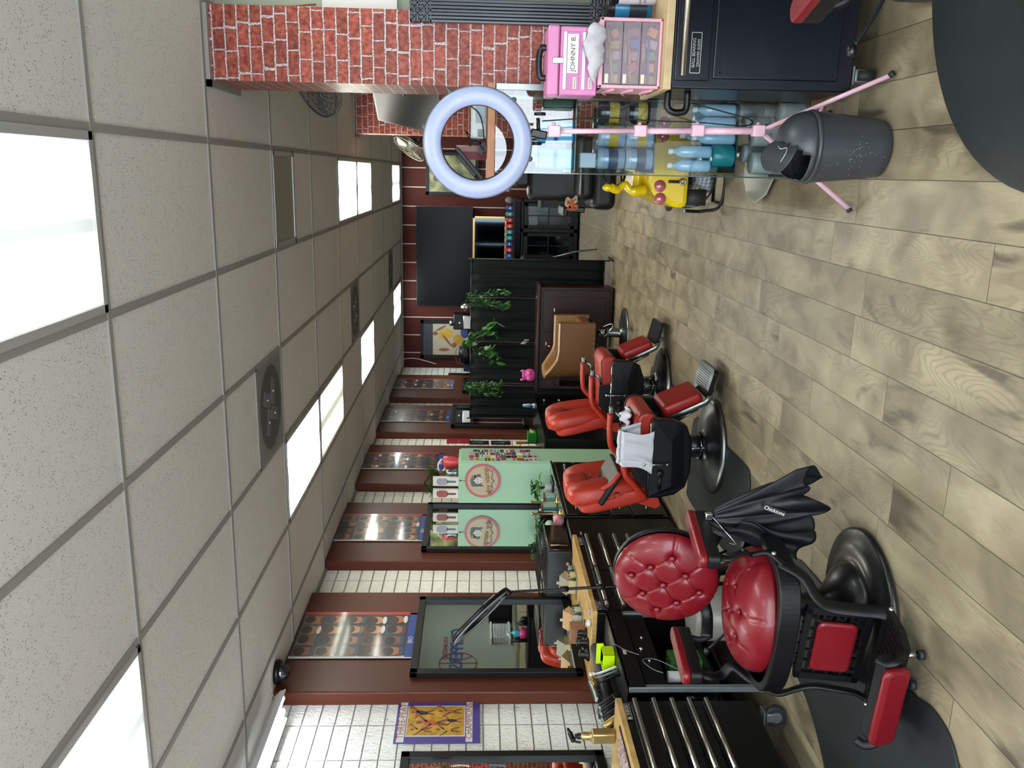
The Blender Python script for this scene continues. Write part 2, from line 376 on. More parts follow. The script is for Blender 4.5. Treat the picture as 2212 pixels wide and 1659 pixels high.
def pillar(x0, x1, y0, y1):
    f = MB(); i = f.mi(bpx); j = f.mi(bpy_)
    f.quad([(x0, y0, 0), (x1, y0, 0), (x1, y0, ZC), (x0, y0, ZC)], bpx); f.quad([(x0, y1, 0), (x1, y1, 0), (x1, y1, ZC), (x0, y1, ZC)], bpx)
    f.quad([(x0, y0, 0), (x0, y1, 0), (x0, y1, ZC), (x0, y0, ZC)], bpy_); f.quad([(x1, y0, 0), (x1, y1, 0), (x1, y1, ZC), (x1, y0, ZC)], bpy_)
    struct(f.build('wall_pillar'))
    f = MB(); f.bx(x0 - .03, x0, y0 - .03, y1, ZC - .022, ZC - .001, tb); f.bx(x0 - .03, x1, y0 - .03, y0, ZC - .022, ZC - .001, tb); struct(f.build('trim_3'))
pillar(.385, .71, 4.17, 4.66)
pillar(.352, .78, 8.88, 9.25)
# fluorescent troffers -------------------------------------------------------
def diffuser_mat(name, col, lo, hi, axis_c, two=True):
    g = NT(name, .35); X = g.xyz(); x = g.math('SUBTRACT', X[0], 0.)
    d1 = g.math('ABSOLUTE', g.math('SUBTRACT', x, -.14)); d2 = g.math('ABSOLUTE', g.math('SUBTRACT', x, .14))
    d = g.math('MINIMUM', d1, d2); q = g.maprange(d, .0, .125, 1, 0); k = g.math('ADD', g.math('MULTIPLY', g.math('MULTIPLY', q, q), hi - lo), lo)
    rib = g.math('SINE', g.math('MULTIPLY', X[1], 700.)); k = g.math('MULTIPLY', k, g.maprange(rib, -1, 1, .95, 1.05))
    endf = g.maprange(g.math('ABSOLUTE', X[1]), .4, .6, 1, .75); k = g.math('MULTIPLY', k, endf)
    g.b.inputs['Base Color'].default_value = lin('#9da19c'); g.b.inputs['Emission Color'].default_value = lin(col); g.set(g.b.inputs['Emission Strength'], k); return g.m
dcool = diffuser_mat('diffuser_cool', '#eef7f3', PANEL * .018, PANEL * 1.25, 0)
dwarm = diffuser_mat('diffuser_warm', '#f6f4e6', PANEL * .03, PANEL * 1.25, 0)
ddim = diffuser_mat('diffuser_half', '#eef0d8', PANEL * .015, PANEL * .4, 0)
ddead = mat('diffuser_dead', '#8f8d7b', .4)
fr = mat('troffer_frame', '#b4b4b2', .35, .3)
def troffer(i, j, m, label, ly=1.22, name='ceiling_light', y0=None):
    x1 = 0.1135 - .61 * i - .012; x0 = x1 - .586; ya = 2.888 + 1.22 * j + .012; yb = ya + ly - .024
    cx, cy = (x0 + x1) / 2, (ya + yb) / 2
    t = thing(name, label, 'ceiling light', (cx, cy, ZC), 0, 'recessed ceiling lights'); hx, hy = (x1 - x0) / 2, (yb - ya) / 2
    b = MB()
    for (a, c_, d, e_) in ((-hx, hx, -hy, -hy + .03), (-hx, hx, hy - .03, hy), (-hx, -hx + .03, -hy, hy), (hx - .03, hx, -hy, hy)): b.bx(a, c_, d, e_, -.012, -.001, fr, bev=.002)
    b.build('frame', None, t)
    b = MB(); b.bx(-hx + .03, hx - .03, -hy + .03, hy - .03, -.006, -.0015, m); b.build('diffuser', None, t)
troffer(0, -1, dcool, 'large prismatic fluorescent panel nearest the camera, before the nearer brick pillar')
troffer(3, -1, dcool, 'lit fluorescent panel cut by the frame corner, toward the white block wall')
troffer(0, 2, ddead, 'unlit square grey ceiling panel in the row over the brick pillars', 0.61)
troffer(0, 4, dwarm, 'nearer of two touching lit panels beyond the unlit square one')
troffer(0, 5, dwarm, 'farther of two touching lit panels beyond the unlit square one')
troffer(0, 8, dcool, 'farthest cool white panel, above the framed painting on the back wall')
troffer(3, 2, dwarm, 'bright lit panel over the station row, just past the nearest oval ceiling vent')
troffer(3, 3, ddim, 'half dim panel touching the brighter panel over the station row')
troffer(3, 5, dwarm, 'lone lit panel over the station row, past the half dim one')
troffer(3, 8, dcool, 'far cool white panel above the wall television')
# supply vents: perforated square with a dark round fan behind
g = NT('perforated_metal', .5); X = g.xyz(); v = g.n('ShaderNodeTexVoronoi'); g.t.links.new(g.tc.outputs['Object'], v.inputs['Vector']); v.inputs['Scale'].default_value = 130
hole = g.maprange(v.outputs['Distance'], .25, .35, 1, 0)
r = g.math('SQRT', g.math('ADD', g.math('MULTIPLY', X[0], X[0]), g.math('MULTIPLY', X[1], X[1])))
inn = g.maprange(r, .255, .262, 1, 0); c = g.mix(inn, '#7e8081', '#4f5152'); g.color(g.mix(g.math('MULTIPLY', hole, .5), c, '#2b2c2d'))
for (j, lab) in ((1, 'nearest perforated ceiling vent with dark round fan behind it'), (4, 'middle perforated ceiling vent, between the lone lit panel and the dead end of the room'), (7, 'farthest perforated ceiling vent, over the television')):
    x1 = 0.1135 - 1.22 - .012; x0 = x1 - .586; ya = 2.888 + 1.22 * j + .622; yb = ya + .586
    t = thing('ceiling_vent', lab, 'vent', ((x0 + x1) / 2, (ya + yb) / 2, ZC), 0, 'square ceiling vents')
    b = MB(); b.bx(-.293, .293, -.293, .293, -.005, -.001, MATS['perforated_metal']); b.build('grille', None, t)
    b = MB()
    for k in range(4):
        a = k * 90 + 20; p = rotm(0, 0, a) @ Vector((.1, .03, 0)); b.box((p.x, p.y, -.0055), (.16, .08, .001), mat('vent_baffle', '#6d6f70', .5), (0, 0, a))
    b.build('baffle', None, t)
    for k in range(4):
        b = MB(); p = rotm(0, 0, k * 90 + 20) @ Vector((.1, .03, 0)); b.sph((p.x, p.y, -.007), .006, mat('screw_head', '#dddddd', .3, .6), 8)
        b.build('screw', None, t)
troffer(3, -3, dcool, 'unseen ceiling panel added for light behind the photographer over the stations')  # extra panels out of frame, added to brighten the room
troffer(0, -3, dcool, 'unseen ceiling panel added for light behind the photographer over the walkway')
troffer(-3, 0, dcool, 'unseen ceiling panel added for light right of the brick pillar, outside the frame')  # also added out of view, for more light on this side
# ================================================================ chairs
ox = mat('oxblood_leather', '#6a0c17', .37, spec=.35, coat=.12, var=.07, vscale=6)
iron = mat('black_iron', '#0d0e11', .34, .2, spec=.4, bump=.25, bscale=900)
ironm = mat('black_enamel', '#0d0e0f', .34, .1, spec=.4, coat=.08)
redl = mat('red_leather', '#a82a18', .42, spec=.5, var=.05, vscale=5)
redd = mat('red_leather_dark', '#931712', .40, spec=.5, var=.05, vscale=5)
pipe = mat('dark_piping', '#4c1310', .5)
chrome = mat('chrome', '#c9ccd0', .12, 1.)
chromew = mat('worn_chrome', '#8a8e90', .34, 1., var=.18, vscale=14)
blkp = mat('black_plastic', '#0b0c0f', .36, spec=.35)
blks = mat('black_satin', '#080a0f', .32, spec=.28, coat=.04)
blkv = mat('black_vinyl', '#0f1011', .44, spec=.35)
rub = mat('black_rubber', '#1c1e1f', .62, bump=.2, bscale=60)
def seg_d(px, py, a, b):
    ax, ay = a; bx_, by_ = b; dx, dy = bx_ - ax, by_ - ay; L = dx * dx + dy * dy
    t = max(0, min(1, ((px - ax) * dx + (py - ay) * dy) / L)); return math.hypot(px - ax - t * dx, py - ay - t * dy)
def tufted(R, H, buttons, creases, M, m, n=150, k=72, edge=2.6, Ry=None, dim=.014, cre=.007, base=.25):
    """round cushion with dimples at the buttons and folds along the creases; local z is its face"""
    b = MB(); Ry = Ry or R
    def fn(u, v):
        a = 2 * PI * u; r = v; x = R * r * math.cos(a); y = Ry * r * math.sin(a)
        z = H * (1 - r ** edge) ** .5 if r < 1 else 0
        for (bx_, by_) in buttons: z -= dim * math.exp(-((x - bx_) ** 2 + (y - by_) ** 2) / (2 * .015 ** 2))
        for (p, q) in creases: z -= cre * math.exp(-(seg_d(x, y, p, q) / .0034) ** 2)
        return M @ Vector((x, y, z))
    b.grid(lambda u, v: fn(u, math.sin(v * PI / 2) * .5 + v * .5), n, k, m, closeu=True)
    b.grid(lambda u, v: M @ Vector((R * (1 - .1 * v * v) * math.cos(2 * PI * u) * (1 if v < .999 else 0.0), Ry * (1 - .1 * v * v) * math.sin(2 * PI * u) * (1 if v < .999 else 0.0), -H * base * v)), n, 5, m, closeu=True)
    return b
def oxblood_chair(loc, rz, label):
    t = thing('barber_chair', label, 'barber chair', loc, rz)
    b = MB(); b.lathe([(.318, .0), (.318, .012), (.305, .020), (.27, .026), (.262, .036), (.21, .044), (.178, .046), (.172, .062), (.158, .085), (.12, .115), (.078, .15), (.058, .19), (.05, .25), (.05, .36), (0, .36)], (0, 0, .012), None, 64)
    b.build('base', ironm, t)
    # seat apron: flat iron band around the cushion, with the frame under it
    b = MB()
    def sq(a, rx, ry, n=3.2): return (rx * math.copysign(abs(math.cos(a)) ** (2 / n), math.cos(a)), -.02 + ry * math.copysign(abs(math.sin(a)) ** (2 / n), math.sin(a)))
    ring = [(-.03, .385), (-.004, .385), (0, .39), (0, .462), (-.004, .467), (-.03, .467)]
    b.grid(lambda u, v: (*sq(2 * PI * u, .31 + ring[int(round(v * 5))][0], .265 + ring[int(round(v * 5))][0]), ring[int(round(v * 5))][1]), 80, 6, iron, closeu=True, smooth=False)
    b.prism([sq(2 * PI * k / 40, .29, .245) for k in range(40)], .012, Matrix.Translation((0, 0, .386)), iron)
    b.box((0, .06, .37), (.14, .3, .03), iron, bev=.008)
    b.build('seat_frame', None, t)
    bt = [(-.05, -.115), (.065, -.11), (.0, -.02), (.12, -.02), (-.14, -.05), (.06, .08), (-.07, .08), (-.12, .04)][:7]
    cr = [((-.05, -.115), (-.07, -.27)), ((.065, -.11), (.11, -.25)), ((-.05, -.115), (0, -.02)), ((.065, -.11), (0, -.02)), ((.065, -.11), (.12, -.02)), ((-.05, -.115), (-.14, -.05)), ((.12, -.02), (.27, -.04)), ((-.14, -.05), (-.26, -.1)), ((0, -.02), (.06, .08)), ((0, -.02), (-.07, .08)), ((-.14, -.05), (-.07, .08)), ((.12, -.02), (.06, .08)), ((.06, .08), (.12, .24)), ((-.07, .08), (-.12, .24))]
    M = Matrix.Translation((0, -.028, .458)) @ rotm(-3, 0, 0)
    s = tufted(.265, .125, bt, cr, M, ox, Ry=.236, edge=3.0, base=.22, dim=.02, cre=.008).build('seat_cushion', None, t)
    b = MB()
    for (x, y) in bt: b.sph(M @ Vector((x, y, .125 * (1 - (math.hypot(x, y) / .27) ** 3.0) ** .5 - .010)), (.012, .012, .008), ox, 12)
    b.build('button', None, s)['kind'] = 'stuff'
    # round back, leaning away
    Mb = Matrix.Translation((.012, .165, .80)) @ rotm(90 - 12, 0, 0) @ rotm(0, 0, -2)
    k = .00213; px = [(34, 34), (6, 69), (-32, 42), (-68, 8), (-3, 4), (61, -5), (26, -36), (-42, -28), (-11, -69)]
    # mirrored because the cushion's own x axis points to the viewer's right
    bt = [(x * k, y * k) for x, y in px]
    L = [(0, 1), (1, 2), (2, 3), (0, 4), (2, 4), (0, 5), (4, 6), (5, 6), (4, 7), (3, 7), (7, 8), (6, 8)]
    cr = [(bt[i], bt[j]) for i, j in L]
    for i, (ox_, oy_) in ((1, (.02, .24)), (0, (.12, .22)), (5, (.24, -.02)), (3, (-.24, .02)), (7, (-.2, -.12)), (8, (-.05, -.24)), (6, (.16, -.18)), (2, (-.15, .2))): cr.append((bt[i], (ox_, oy_)))
    s = tufted(.222, .062, bt, cr, Mb, ox, edge=3.0, dim=.017, cre=.0075, base=.35).build('back_cushion', None, t)
    for (x, y) in bt:
        b = MB(); b.sph((0, 0, 0), (.0145, .0145, .010), ox, 14); o = b.build('button', None, s); o.matrix_local = Mb @ Matrix.Translation((x, y, .062 * (1 - (math.hypot(x, y) / .222) ** 3) ** .5 - .007))
    b = MB(); b.lathe([(.224, -.012), (.229, -.02), (.229, -.038), (.2, -.052), (0, -.056)], m=iron, seg=48, M=Mb); b.build('back_shell', None, t)
    # spine bracket from the back down to the seat, and wings to the arms
    b = MB(); b.tube(bez([(0, .20, .62), (0, .235, .52), (0, .23, .43), (0, .15, .40)]), .03, iron, 10, flat=(1, .55))
    for s_ in (-1, 1):
        b.tube(bez([(s_ * .05, .2, .63), (s_ * .16, .21, .60), (s_ * .22, .19, .585), (s_ * .27, .11, .60)]), .026, iron, 10, flat=(1, .4))
    b.build('back_bracket', None, t)
    for s_ in (-1, 1):
        # arm: padded rest on an iron tray
        A = Matrix.Translation((s_ * .30, .035, .70)) @ rotm(-3, 0, -s_ * 3)
        b = MB(); b.prism(rrect(.068, .335, .03, 5), .036, A @ Matrix.Translation((0, 0, .012)), ox, True); p = b.build('armrest_pad', None, t, bev=.010)
        b = MB(); b.prism(rrect(.062, .33, .02, 4), .05, A @ Matrix.Translation((0, 0, -.036)), iron, False); b.build('arm_tray', None, t, bev=.006)
        b = MB(); b.tube(bez([A @ Vector((0, -.11, -.03)), (s_ * .298, -.10, .635), (s_ * .312, -.075, .575), (s_ * .285, -.055, .53), (s_ * .315, -.085, .47), (s_ * .30, -.14, .43)]), .017, iron, 10, flat=(1.25, .6))
        b.sph((s_ * .322, -.075, .575), .012, iron, 10); b.sph((s_ * .322, -.10, .46), .011, chrome, 10)
        b.build('arm_bracket', None, t)
        b = MB(); b.tube(bez([A @ Vector((0, .12, -.03)), (s_ * .30, .13, .62), (s_ * .27, .12, .58)]), .014, iron, 8); b.build('rear_strut', None, t)
        # straps that carry the foot rest
        b = MB(); pts = bez([(s_ * .30, -.13, .44), (s_ * .29, -.20, .375), (s_ * .225, -.245, .325), (s_ * .195, -.262, .27), (s_ * .195, -.285, .17), (s_ * .20, -.30, .11), (s_ * .212, -.33, .07)])
        b.tube(pts, .023, iron, 10, flat=(1.25, .5)); b.sph((s_ * .232, -.325, .075), .011, chrome, 12); b.build('footrest_strap', None, t)
    # lattice leg panel with its red pad
    PM = Matrix.Translation((0, -.245, .225)) @ rotm(90 - 8, 0, 0)
    b = MB(); w, h = .34, .25
    for (cx, cy, sx, sy) in ((0, h / 2 - .012, w, .024), (0, -h / 2 + .012, w, .024), (-w / 2 + .012, 0, .03, h), (w / 2 - .012, 0, .03, h)): b.prism(rrect(sx, sy, .006, 2, cx, cy), .022, PM @ Matrix.Translation((0, 0, -.011)), iron)
    for j in range(9):
        y = -.105 + j * .026
        for i in range(6):
            x = -.14 + i * .052 + (.026 if j % 2 else 0)
            if abs(x) < .165: b.prism(rrect(.044, .008, .003, 1, x, y), .014, PM @ Matrix.Translation((0, 0, -.009)), iron)
            b.prism(rrect(.007, .03, .003, 1, x + .024, y + .012), .012, PM @ Matrix.Translation((0, 0, -.009)), iron) if x + .024 < .16 else None
    b.build('leg_panel', None, t)
    b = MB(); b.prism(rrect(.235, .155, .028, 6), .022, PM @ Matrix.Translation((0, .0, .006)), ox, True); b.build('leg_pad', None, t, bev=.012)
    # foot plate, cross slots, studs and calf pad
    FM = Matrix.Translation((.02, -.41, .085)) @ rotm(-4, 0, 0)
    b = MB(); w, h = .43, .20
    out = [(-w / 2, -.03), (-w / 2 + .03, -h / 2), (-.10, -h / 2), (-.07, -h / 2 + .035), (-.01, -h / 2 + .035), (.02, -h / 2), (.13, -h / 2), (w / 2 - .03, -h / 2), (w / 2, -.03), (w / 2, h / 2), (-w / 2, h / 2)]
    b.prism(out, .022, FM @ Matrix.Translation((0, 0, -.011)), iron)
    for i in range(15): b.prism(rrect(.006, .12, .002, 1, -.19 + i * .027, .012), .004, FM @ Matrix.Translation((0, 0, .011)), iron)
    for i in range(5): b.prism(rrect(.40, .004, .002, 1, 0, -.04 + i * .026), .003, FM @ Matrix.Translation((0, 0, .011)), iron)
    b.build('foot_plate', None, t)
    for x in (.0, .14):
        b = MB(); q = FM @ Vector((x, -.075, -.01)); b.cyl(q, (q.x, q.y, .03), .009, .009, chrome, 12); b.cyl((q.x, q.y, .033), (q.x, q.y, .014), .017, .019, rub, 16); b.build('stud_foot', None, t)
    for x in (-.17, .17):
        b = MB(); b.tube(bez([FM @ Vector((x, -.06, .0)), FM @ Vector((x * 1.05, -.115, .02)), FM @ Vector((x * 1.1, -.165, .06)), (x * 1.12, -.565, .19), (x * 1.12, -.54, .215)]), .016, iron, 8, flat=(1, .55)); b.build('hook', None, t)
    CM = Matrix.Translation((-.0, -.550, .150)) @ rotm(100, 0, 2)
    b = MB(); b.prism(rrect(.36, .07, .012, 3), .055, CM @ Matrix.Translation((0, 0, -.05)), iron); b.build('calf_tray', None, t, bev=.006)
    b = MB(); b.prism(rrect(.34, .10, .03, 6), .035, CM @ Matrix.Translation((0, 0, .004)), ox, True); b.build('calf_pad', None, t, bev=.014)
    b = MB(); b.tube(bez([(-.12, .15, .42), (-.30, .17, .50), (-.40, .18, .56)]), .006, iron, 8); b.sph((-.41, .18, .565), (.02, .014, .014), ironm, 12); b.build('lever', None, t)
    return t
oxblood_chair((-1.72, 3.16, 0), -10, 'oxblood tufted leather barber chair with round button back on black iron frame')

def red_chair(loc, rz, label, pad=False):
    t = thing('barber_chair', label, 'barber chair', loc, rz, 'red barber chairs along the stations')
    b = MB(); b.lathe([(.322, 0), (.326, .008), (.318, .02), (.29, .032), (.2, .048), (.12, .062), (.10, .075), (.094, .085)], (0, 0, .012), chromew, 64); b.build('base', None, t)
    b = MB(); b.cyl((0, 0, .09), (0, 0, .30), .078, .078, chromew, 32); b.cyl((0, 0, .10), (0, 0, .115), .086, .086, chrome, 32); b.build('column', None, t)
    # black side covers (deep, chamfered at the front) and the body between
    prof = [(-.25, .505), (-.275, .48), (-.268, .36), (-.235, .275), (-.12, .235), (.08, .235), (.18, .262), (.235, .33), (.255, .43), (.258, .505)]
    for s_ in (-1, 1):
        b = MB(); M = frame_M((s_ * .235 if s_ > 0 else -.235, 0, 0), (0, 1, 0), (0, 0, 1))
        o_ = [(y, z) for y, z in prof]; th = .085 * s_
        if s_ < 0: M = M @ Matrix.Translation((0, 0, 0))
        b.prism(o_, th, M, blks)
        b.build('side_cover', None, t, bev=.012)
        b = MB()     # raised facets on the outside of the cover
        x0 = s_ * .3205; x1 = s_ * .334
        f0 = [(x0, -.262, .49), (x0, -.262, .335), (x1, -.12, .37)]
        b.quad(f0, blks); b.quad([(x0, -.262, .49), (x1, -.12, .37), (x0, -.10, .495)], blks)
        b.quad([(x0, -.10, .495), (x1, -.12, .37), (x1, .17, .36), (x0, .24, .495)], blks); b.quad([(x1, -.12, .37), (x0, -.235, .295), (x0, .17, .275), (x1, .17, .36)], blks); b.quad([(x0, .24, .495), (x1, .17, .36), (x0, .17, .275)], blks)
        b.build('cover_facet', None, t)
        b = MB(); b.tube([(s_ * .322, -.252, .508), (s_ * .322, .25, .508)], .005, chrome, 6); b.build('cover_trim', None, t)
        b = MB(); b.tube([(s_ * .342, .09, .435), (s_ * .342, .19, .435)], .011, blkp, 8, flat=(1, .5)); b.sph((s_ * .342, .08, .435), (.01, .024, .024), blkp, 14); b.build('recline_lever', None, t)
        # louvred panel under the arm
        b = MB(); b.prism([(-.06, .505), (-.05, .60), (.12, .60), (.20, .52), (.24, .505)], .02 * s_, frame_M((s_ * .262, 0, 0), (0, 1, 0), (0, 0, 1)), blkp)
        for k in range(6): b.box((s_ * .284, .0 + k * .018, .555), (.006, .006, .05), blkp)
        for k in range(5): b.box((s_ * .284, .115 + k * .014, .54), (.006, .005, .035), blkp)
        b.build('arm_panel', None, t)
        # arm: one padded bar that drops to the back of the seat
        pts = bez([(s_ * .30, -.14, .672), (s_ * .30, .0, .67), (s_ * .30, .10, .655), (s_ * .295, .155, .61), (s_ * .285, .23, .545), (s_ * .275, .27, .515)], 6)
        b = MB(); b.tube(pts, .026, redl, 12, flat=(.8, 1.05)); b.build('armrest', None, t)
        b = MB(); b.box((s_ * .30, -.165, .668), (.05, .05, .028), chromew, bev=.005); b.tube([(s_ * .30, -.16, .655), (s_ * .292, -.12, .60), (s_ * .285, -.06, .585)], .012, chromew, 8, flat=(1, .6)); b.build('arm_cap', None, t)
    b = MB(); b.bx(-.235, .235, -.2, .24, .3, .44, blkp, bev=.02); b.cyl((0, 0, .22), (0, 0, .32), .1, .1, blkp, 24); b.build('body', None, t)
    b = MB(); b.tube([(-.352, .015, .54), (-.352, .015, .40)], .005, chrome, 8); b.sph((-.346, .015, .545), .013, chrome, 12); b.sph((-.346, .015, .395), .013, chromew, 12); b.build('towel_bar', None, t)
    # seat cushion, rolled at the front
    b = MB(); pr = [(-.285, .47), (-.298, .51), (-.285, .56), (-.24, .585), (-.15, .578), (.05, .56), (.2, .555), (.22, .5), (.2, .44), (-.24, .44)]
    b.prism(pr, .46, frame_M((-.23, 0, 0), (0, 1, 0), (0, 0, 1)), redl, True); b.build('seat_cushion', None, t, bev=.022)
    b = MB()
    for s_ in (-1, 1): b.tube([(s_ * .226, y * 1.005, z + .001) for y, z in pr[:7]], .004, pipe, 6)
    b.build('seat_piping', None, t)
    # back: padded slab, two tall lobes and a head pillow in the notch between them
    BM = Matrix.Translation((0, .235, .48)) @ rotm(-14, 0, 0)
    def pillow(b, c, r, m, rot=(0, 0, 0), e1=.45, e2=.5, n=28):
        M = BM @ Matrix.Translation(c) @ rotm(*rot); sg = lambda a, e: math.copysign(abs(a) ** e, a)
        b.grid(lambda u, v: M @ Vector((r[0] * sg(math.cos(2 * PI * u), e2) * sg(math.cos((v - .5) * PI * .998), e1), r[1] * sg(math.sin(2 * PI * u), e2) * sg(math.cos((v - .5) * PI * .998), e1), r[2] * sg(math.sin((v - .5) * PI), e1))), n * 2, n, m, closeu=True)
    b = MB(); pillow(b, (0, .015, .215), (.262, .065, .265), redl, e1=.35, e2=.4); b.build('backrest', None, t)
    for s_ in (-1, 1):
        b = MB(); pillow(b, (s_ * .138, -.03, .275), (.128, .085, .255), redl, (4, s_ * 4, s_ * -10), e1=.62, e2=.75); b.build('back_lobe', None, t)
    b = MB(); pillow(b, (0, -.04, .455), (.092, .085, .085), redl, (6, 0, 0), e1=.55, e2=.5); b.build('head_pillow', None, t)
    b = MB(); b.tube([BM @ Vector((math.cos(a) * .075, -.105, .40 + (.08 if math.sin(a) < 0 else -.0) - abs(math.sin(a)) * .06)) for a in [PI * k / 14 for k in range(15)]], .0035, pipe, 6); b.build('back_piping', None, t)
    for s_ in (-1, 1):
        b = MB(); b.prism([(.2, .44), (.34, .40), (.36, .43), (.30, .62), (.24, .62)], .012, frame_M((s_ * .24, 0, 0), (0, 1, 0), (0, 0, 1)), redl); b.build('back_flap', None, t)
    # leg rest
    LM = Matrix.Translation((0, -.33, .27)) @ Matrix.Rotation(math.radians(66), 4, 'X')
    b = MB(); b.prism(rrect(.33, .27, .03, 5), .085, LM @ Matrix.Translation((0, 0, -.04)), redd, True); b.build('calf_pad', None, t, bev=.025)
    for s_ in (-1, 1):
        b = MB(); b.tube([(s_ * .175, -.24, .36), (s_ * .175, -.32, .20), (s_ * .18, -.355, .13), (s_ * .19, -.40, .105)], .015, chromew, 8, flat=(1.3, .5)); b.tube([(s_ * .14, -.22, .30), (s_ * .15, -.30, .17)], .008, chromew, 8); b.build('leg_bracket', None, t)
    FM = Matrix.Translation((0, -.475, .095)) @ rotm(14, 0, 0)
    b = MB(); b.prism(rrect(.36, .19, .03, 4), .03, FM @ Matrix.Translation((0, 0, -.015)), blks)
    for k in range(9): b.prism(rrect(.24, .004, .001, 1, 0, -.06 + k * .015), .003, FM @ Matrix.Translation((0, 0, .015)), blkp)
    b.build('foot_plate', None, t, bev=.005)
    b = MB(); b.tube([(-.18, -.40, .095), (-.10, -.43, .05), (.1, -.43, .05), (.18, -.40, .095)], .01, chrome, 8); b.tube([(-.09, .0, .25), (-.13, -.03, .12)], .006, chrome, 8); b.sph((-.135, -.03, .115), .014, chromew, 12); b.build('foot_bar', None, t)
    return t
chB = red_chair((-1.78, 5.45, 0), 90, 'red leather barber chair holding a white towel and black pad, nearer of the red two')
chA = dup(chB, (-1.765, 7.08, 0), 92, 'red leather barber chair behind the towel one, in front of the brown salon chair')
# black booster pad and cover lying on the nearer red chair
pd = MB(); pd.box((-1.99, 5.36, .74), (.26, .40, .04), blkv, (0, 30, 0), bev=.015); tag(pd.build('booster_cushion'), 'black vinyl booster cushion with red armrests leaning across the nearer red chair', 'cushion')
b = MB(); o = bpy.data.objects['booster_cushion']
for y in (5.16,): 
    b.tube(bez([(-1.98, y - .02, .80), (-1.93, y - .03, .74), (-1.87, y - .01, .69)]), .014, redl, 8); b.build('grip', None, o)
def drape(u, v):   # cover over the front edge of the seat
    s_ = v * .30; x = -1.70 + min(s_, .16) + (.02 if s_ > .16 else 0) * (s_ - .16) / .14; z = .60 - max(0, s_ - .17) * .95 - .004 * math.cos(u * 20)
    return (x, 5.34 + u * .20 + .012 * math.sin(v * 5), z)
b = MB(); b.grid(drape, 14, 20, blkv); tag(b.build('seat_cover', None, None, solid=.006), 'black vinyl flap over the front edge of the nearer red seat', 'cover')
# white towels on the near arm
tw = mat('terry_white', '#c9c9d2', .95, bump=.6, bscale=420, sheen=.3)
def towel(u, v):
    a = (v - .42) * 2.0; w = (.15 + .02 * math.sin(v * 6)); x = -1.69 + (u - .5) * 2 * w * (.62 + .38 * abs(a)) + .01 * math.sin(v * 9 + u * 3) - .02 * a
    s_ = a * .14; n = .008 * math.sin(u * 17 + v * 4) + .004 * math.sin(u * 31)
    if abs(a) < .22: return (x, 5.15 + a * .12, .713 + n * .3 - a * a * .3)
    sgn = -1 if a > 0 else 1; y = 5.15 + (-sgn) * -.035 * (1) if False else 5.15 + (.035 if a < 0 else -.04)
    return (x, (5.15 - .045 - n - .01 * abs(a)) if a > 0 else (5.15 + .035 + n), .70 - (abs(a) - .22) * .22)
b = MB(); b.grid(lambda u, v: towel(u, 1 - v), 30, 34, tw); tag(b.build('towel', None, None, solid=.006, sub=1), 'white terry towel draped over the near arm of the red chair', 'towel')
b = MB(); b.grid(lambda u, v: (-1.62 + u * .12 + .03 * v, 5.30 + v * .10 + .02 * math.sin(u * 5), .625 + .05 * math.sin(PI * u) * math.sin(PI * v) + .012 * math.sin(u * 14 + v * 9)), 20, 20, tw)
tag(b.build('hand_towel', None, None, solid=.012), 'small white towel crumpled on the seat behind the draped towel', 'towel')
# straw brush on top of the far arm
b = MB(); st = mat('straw', '#8d6a3c', .9)
for k in range(60):
    y = 5.16 + random.random() * .45; b.tube([(-2.03, y, .70), (-2.045 + random.uniform(-.01, .02), y + random.uniform(-.02, .02), .735 + random.random() * .02)], .0025, st, 4)
b.bx(-2.05, -2.015, 5.15, 5.62, .685, .71, redl)
o = tag(b.build('neck_duster'), 'long straw bristle brush lying across the nearer red chair back', 'brush')

# brown barrel chair
brn = mat('tan_vinyl', '#6f4a2a', .36, spec=.5, var=.06, vscale=5); brl = mat('tan_vinyl_rim', '#8f6a40', .38)
t = thing('salon_chair', 'brown vinyl barrel salon chair on chrome pedestal before the dark wood cabinet', 'salon chair', (-1.80, 9.08, 0), 90)
prof = [(-.27, .37), (-.29, .42), (-.285, .73), (-.26, .765), (.03, .735), (.13, .745), (.24, .86), (.30, .895), (.335, .88), (.345, .83), (.29, .37)]
b = MB()
def barrel(u, v):
    a = PI * u; y0 = -.26 if False else 0
    sx, sy = .30, .33; n = 3.4
    c, s_ = math.cos(a), math.sin(a); x = sx * math.copysign(abs(c) ** (2 / n), c); y = .02 + (sy - .02) * abs(s_) ** (2 / n)
    return x, y
def outer(u, v, off):
    if u < .3: q = u / .3; x, y = (-.30 + off, -.27 + q * .29)
    elif u > .7: q = (u - .7) / .3; x, y = (.30 - off, .02 - q * .29)
    else:
        a = PI * (1 - (u - .3) / .4); x = (.30 - off) * math.copysign(abs(math.cos(a)) ** .6, math.cos(a)); y = .02 + (.31 - off) * abs(math.sin(a)) ** .6
    top = .745 + .14 * max(0, min(1, (y - .08) / .2)) ** 1.2
    z = .37 + v * (top - .37); flare = .02 * v
    return (x * (1 + flare), y + .03 * v * max(0, min(1, y / .3)), z)
b.grid(lambda u, v: outer(u, v, 0), 60, 12, brn); b.grid(lambda u, v: outer(u, v, .07), 60, 12, brl)
b.grid(lambda u, v: [(outer(u, 1, 0)[i] * (1 - v) + outer(u, 1, .07)[i] * v) + (.016 * math.sin(PI * v) if i == 2 else 0) for i in range(3)], 60, 6, brl)
for u0 in (0, 1): b.grid(lambda u, v: [(outer(u0, v, 0)[i] * (1 - u) + outer(u0, v, .07)[i] * u) - (.012 * math.sin(PI * u) if i == 1 else 0) for i in range(3)], 5, 12, brn)
b.build('shell', None, t)
b = MB(); b.tube([outer(k / 60, .99, -.004) for k in range(61)], .008, brl, 6); b.build('piping', None, t)
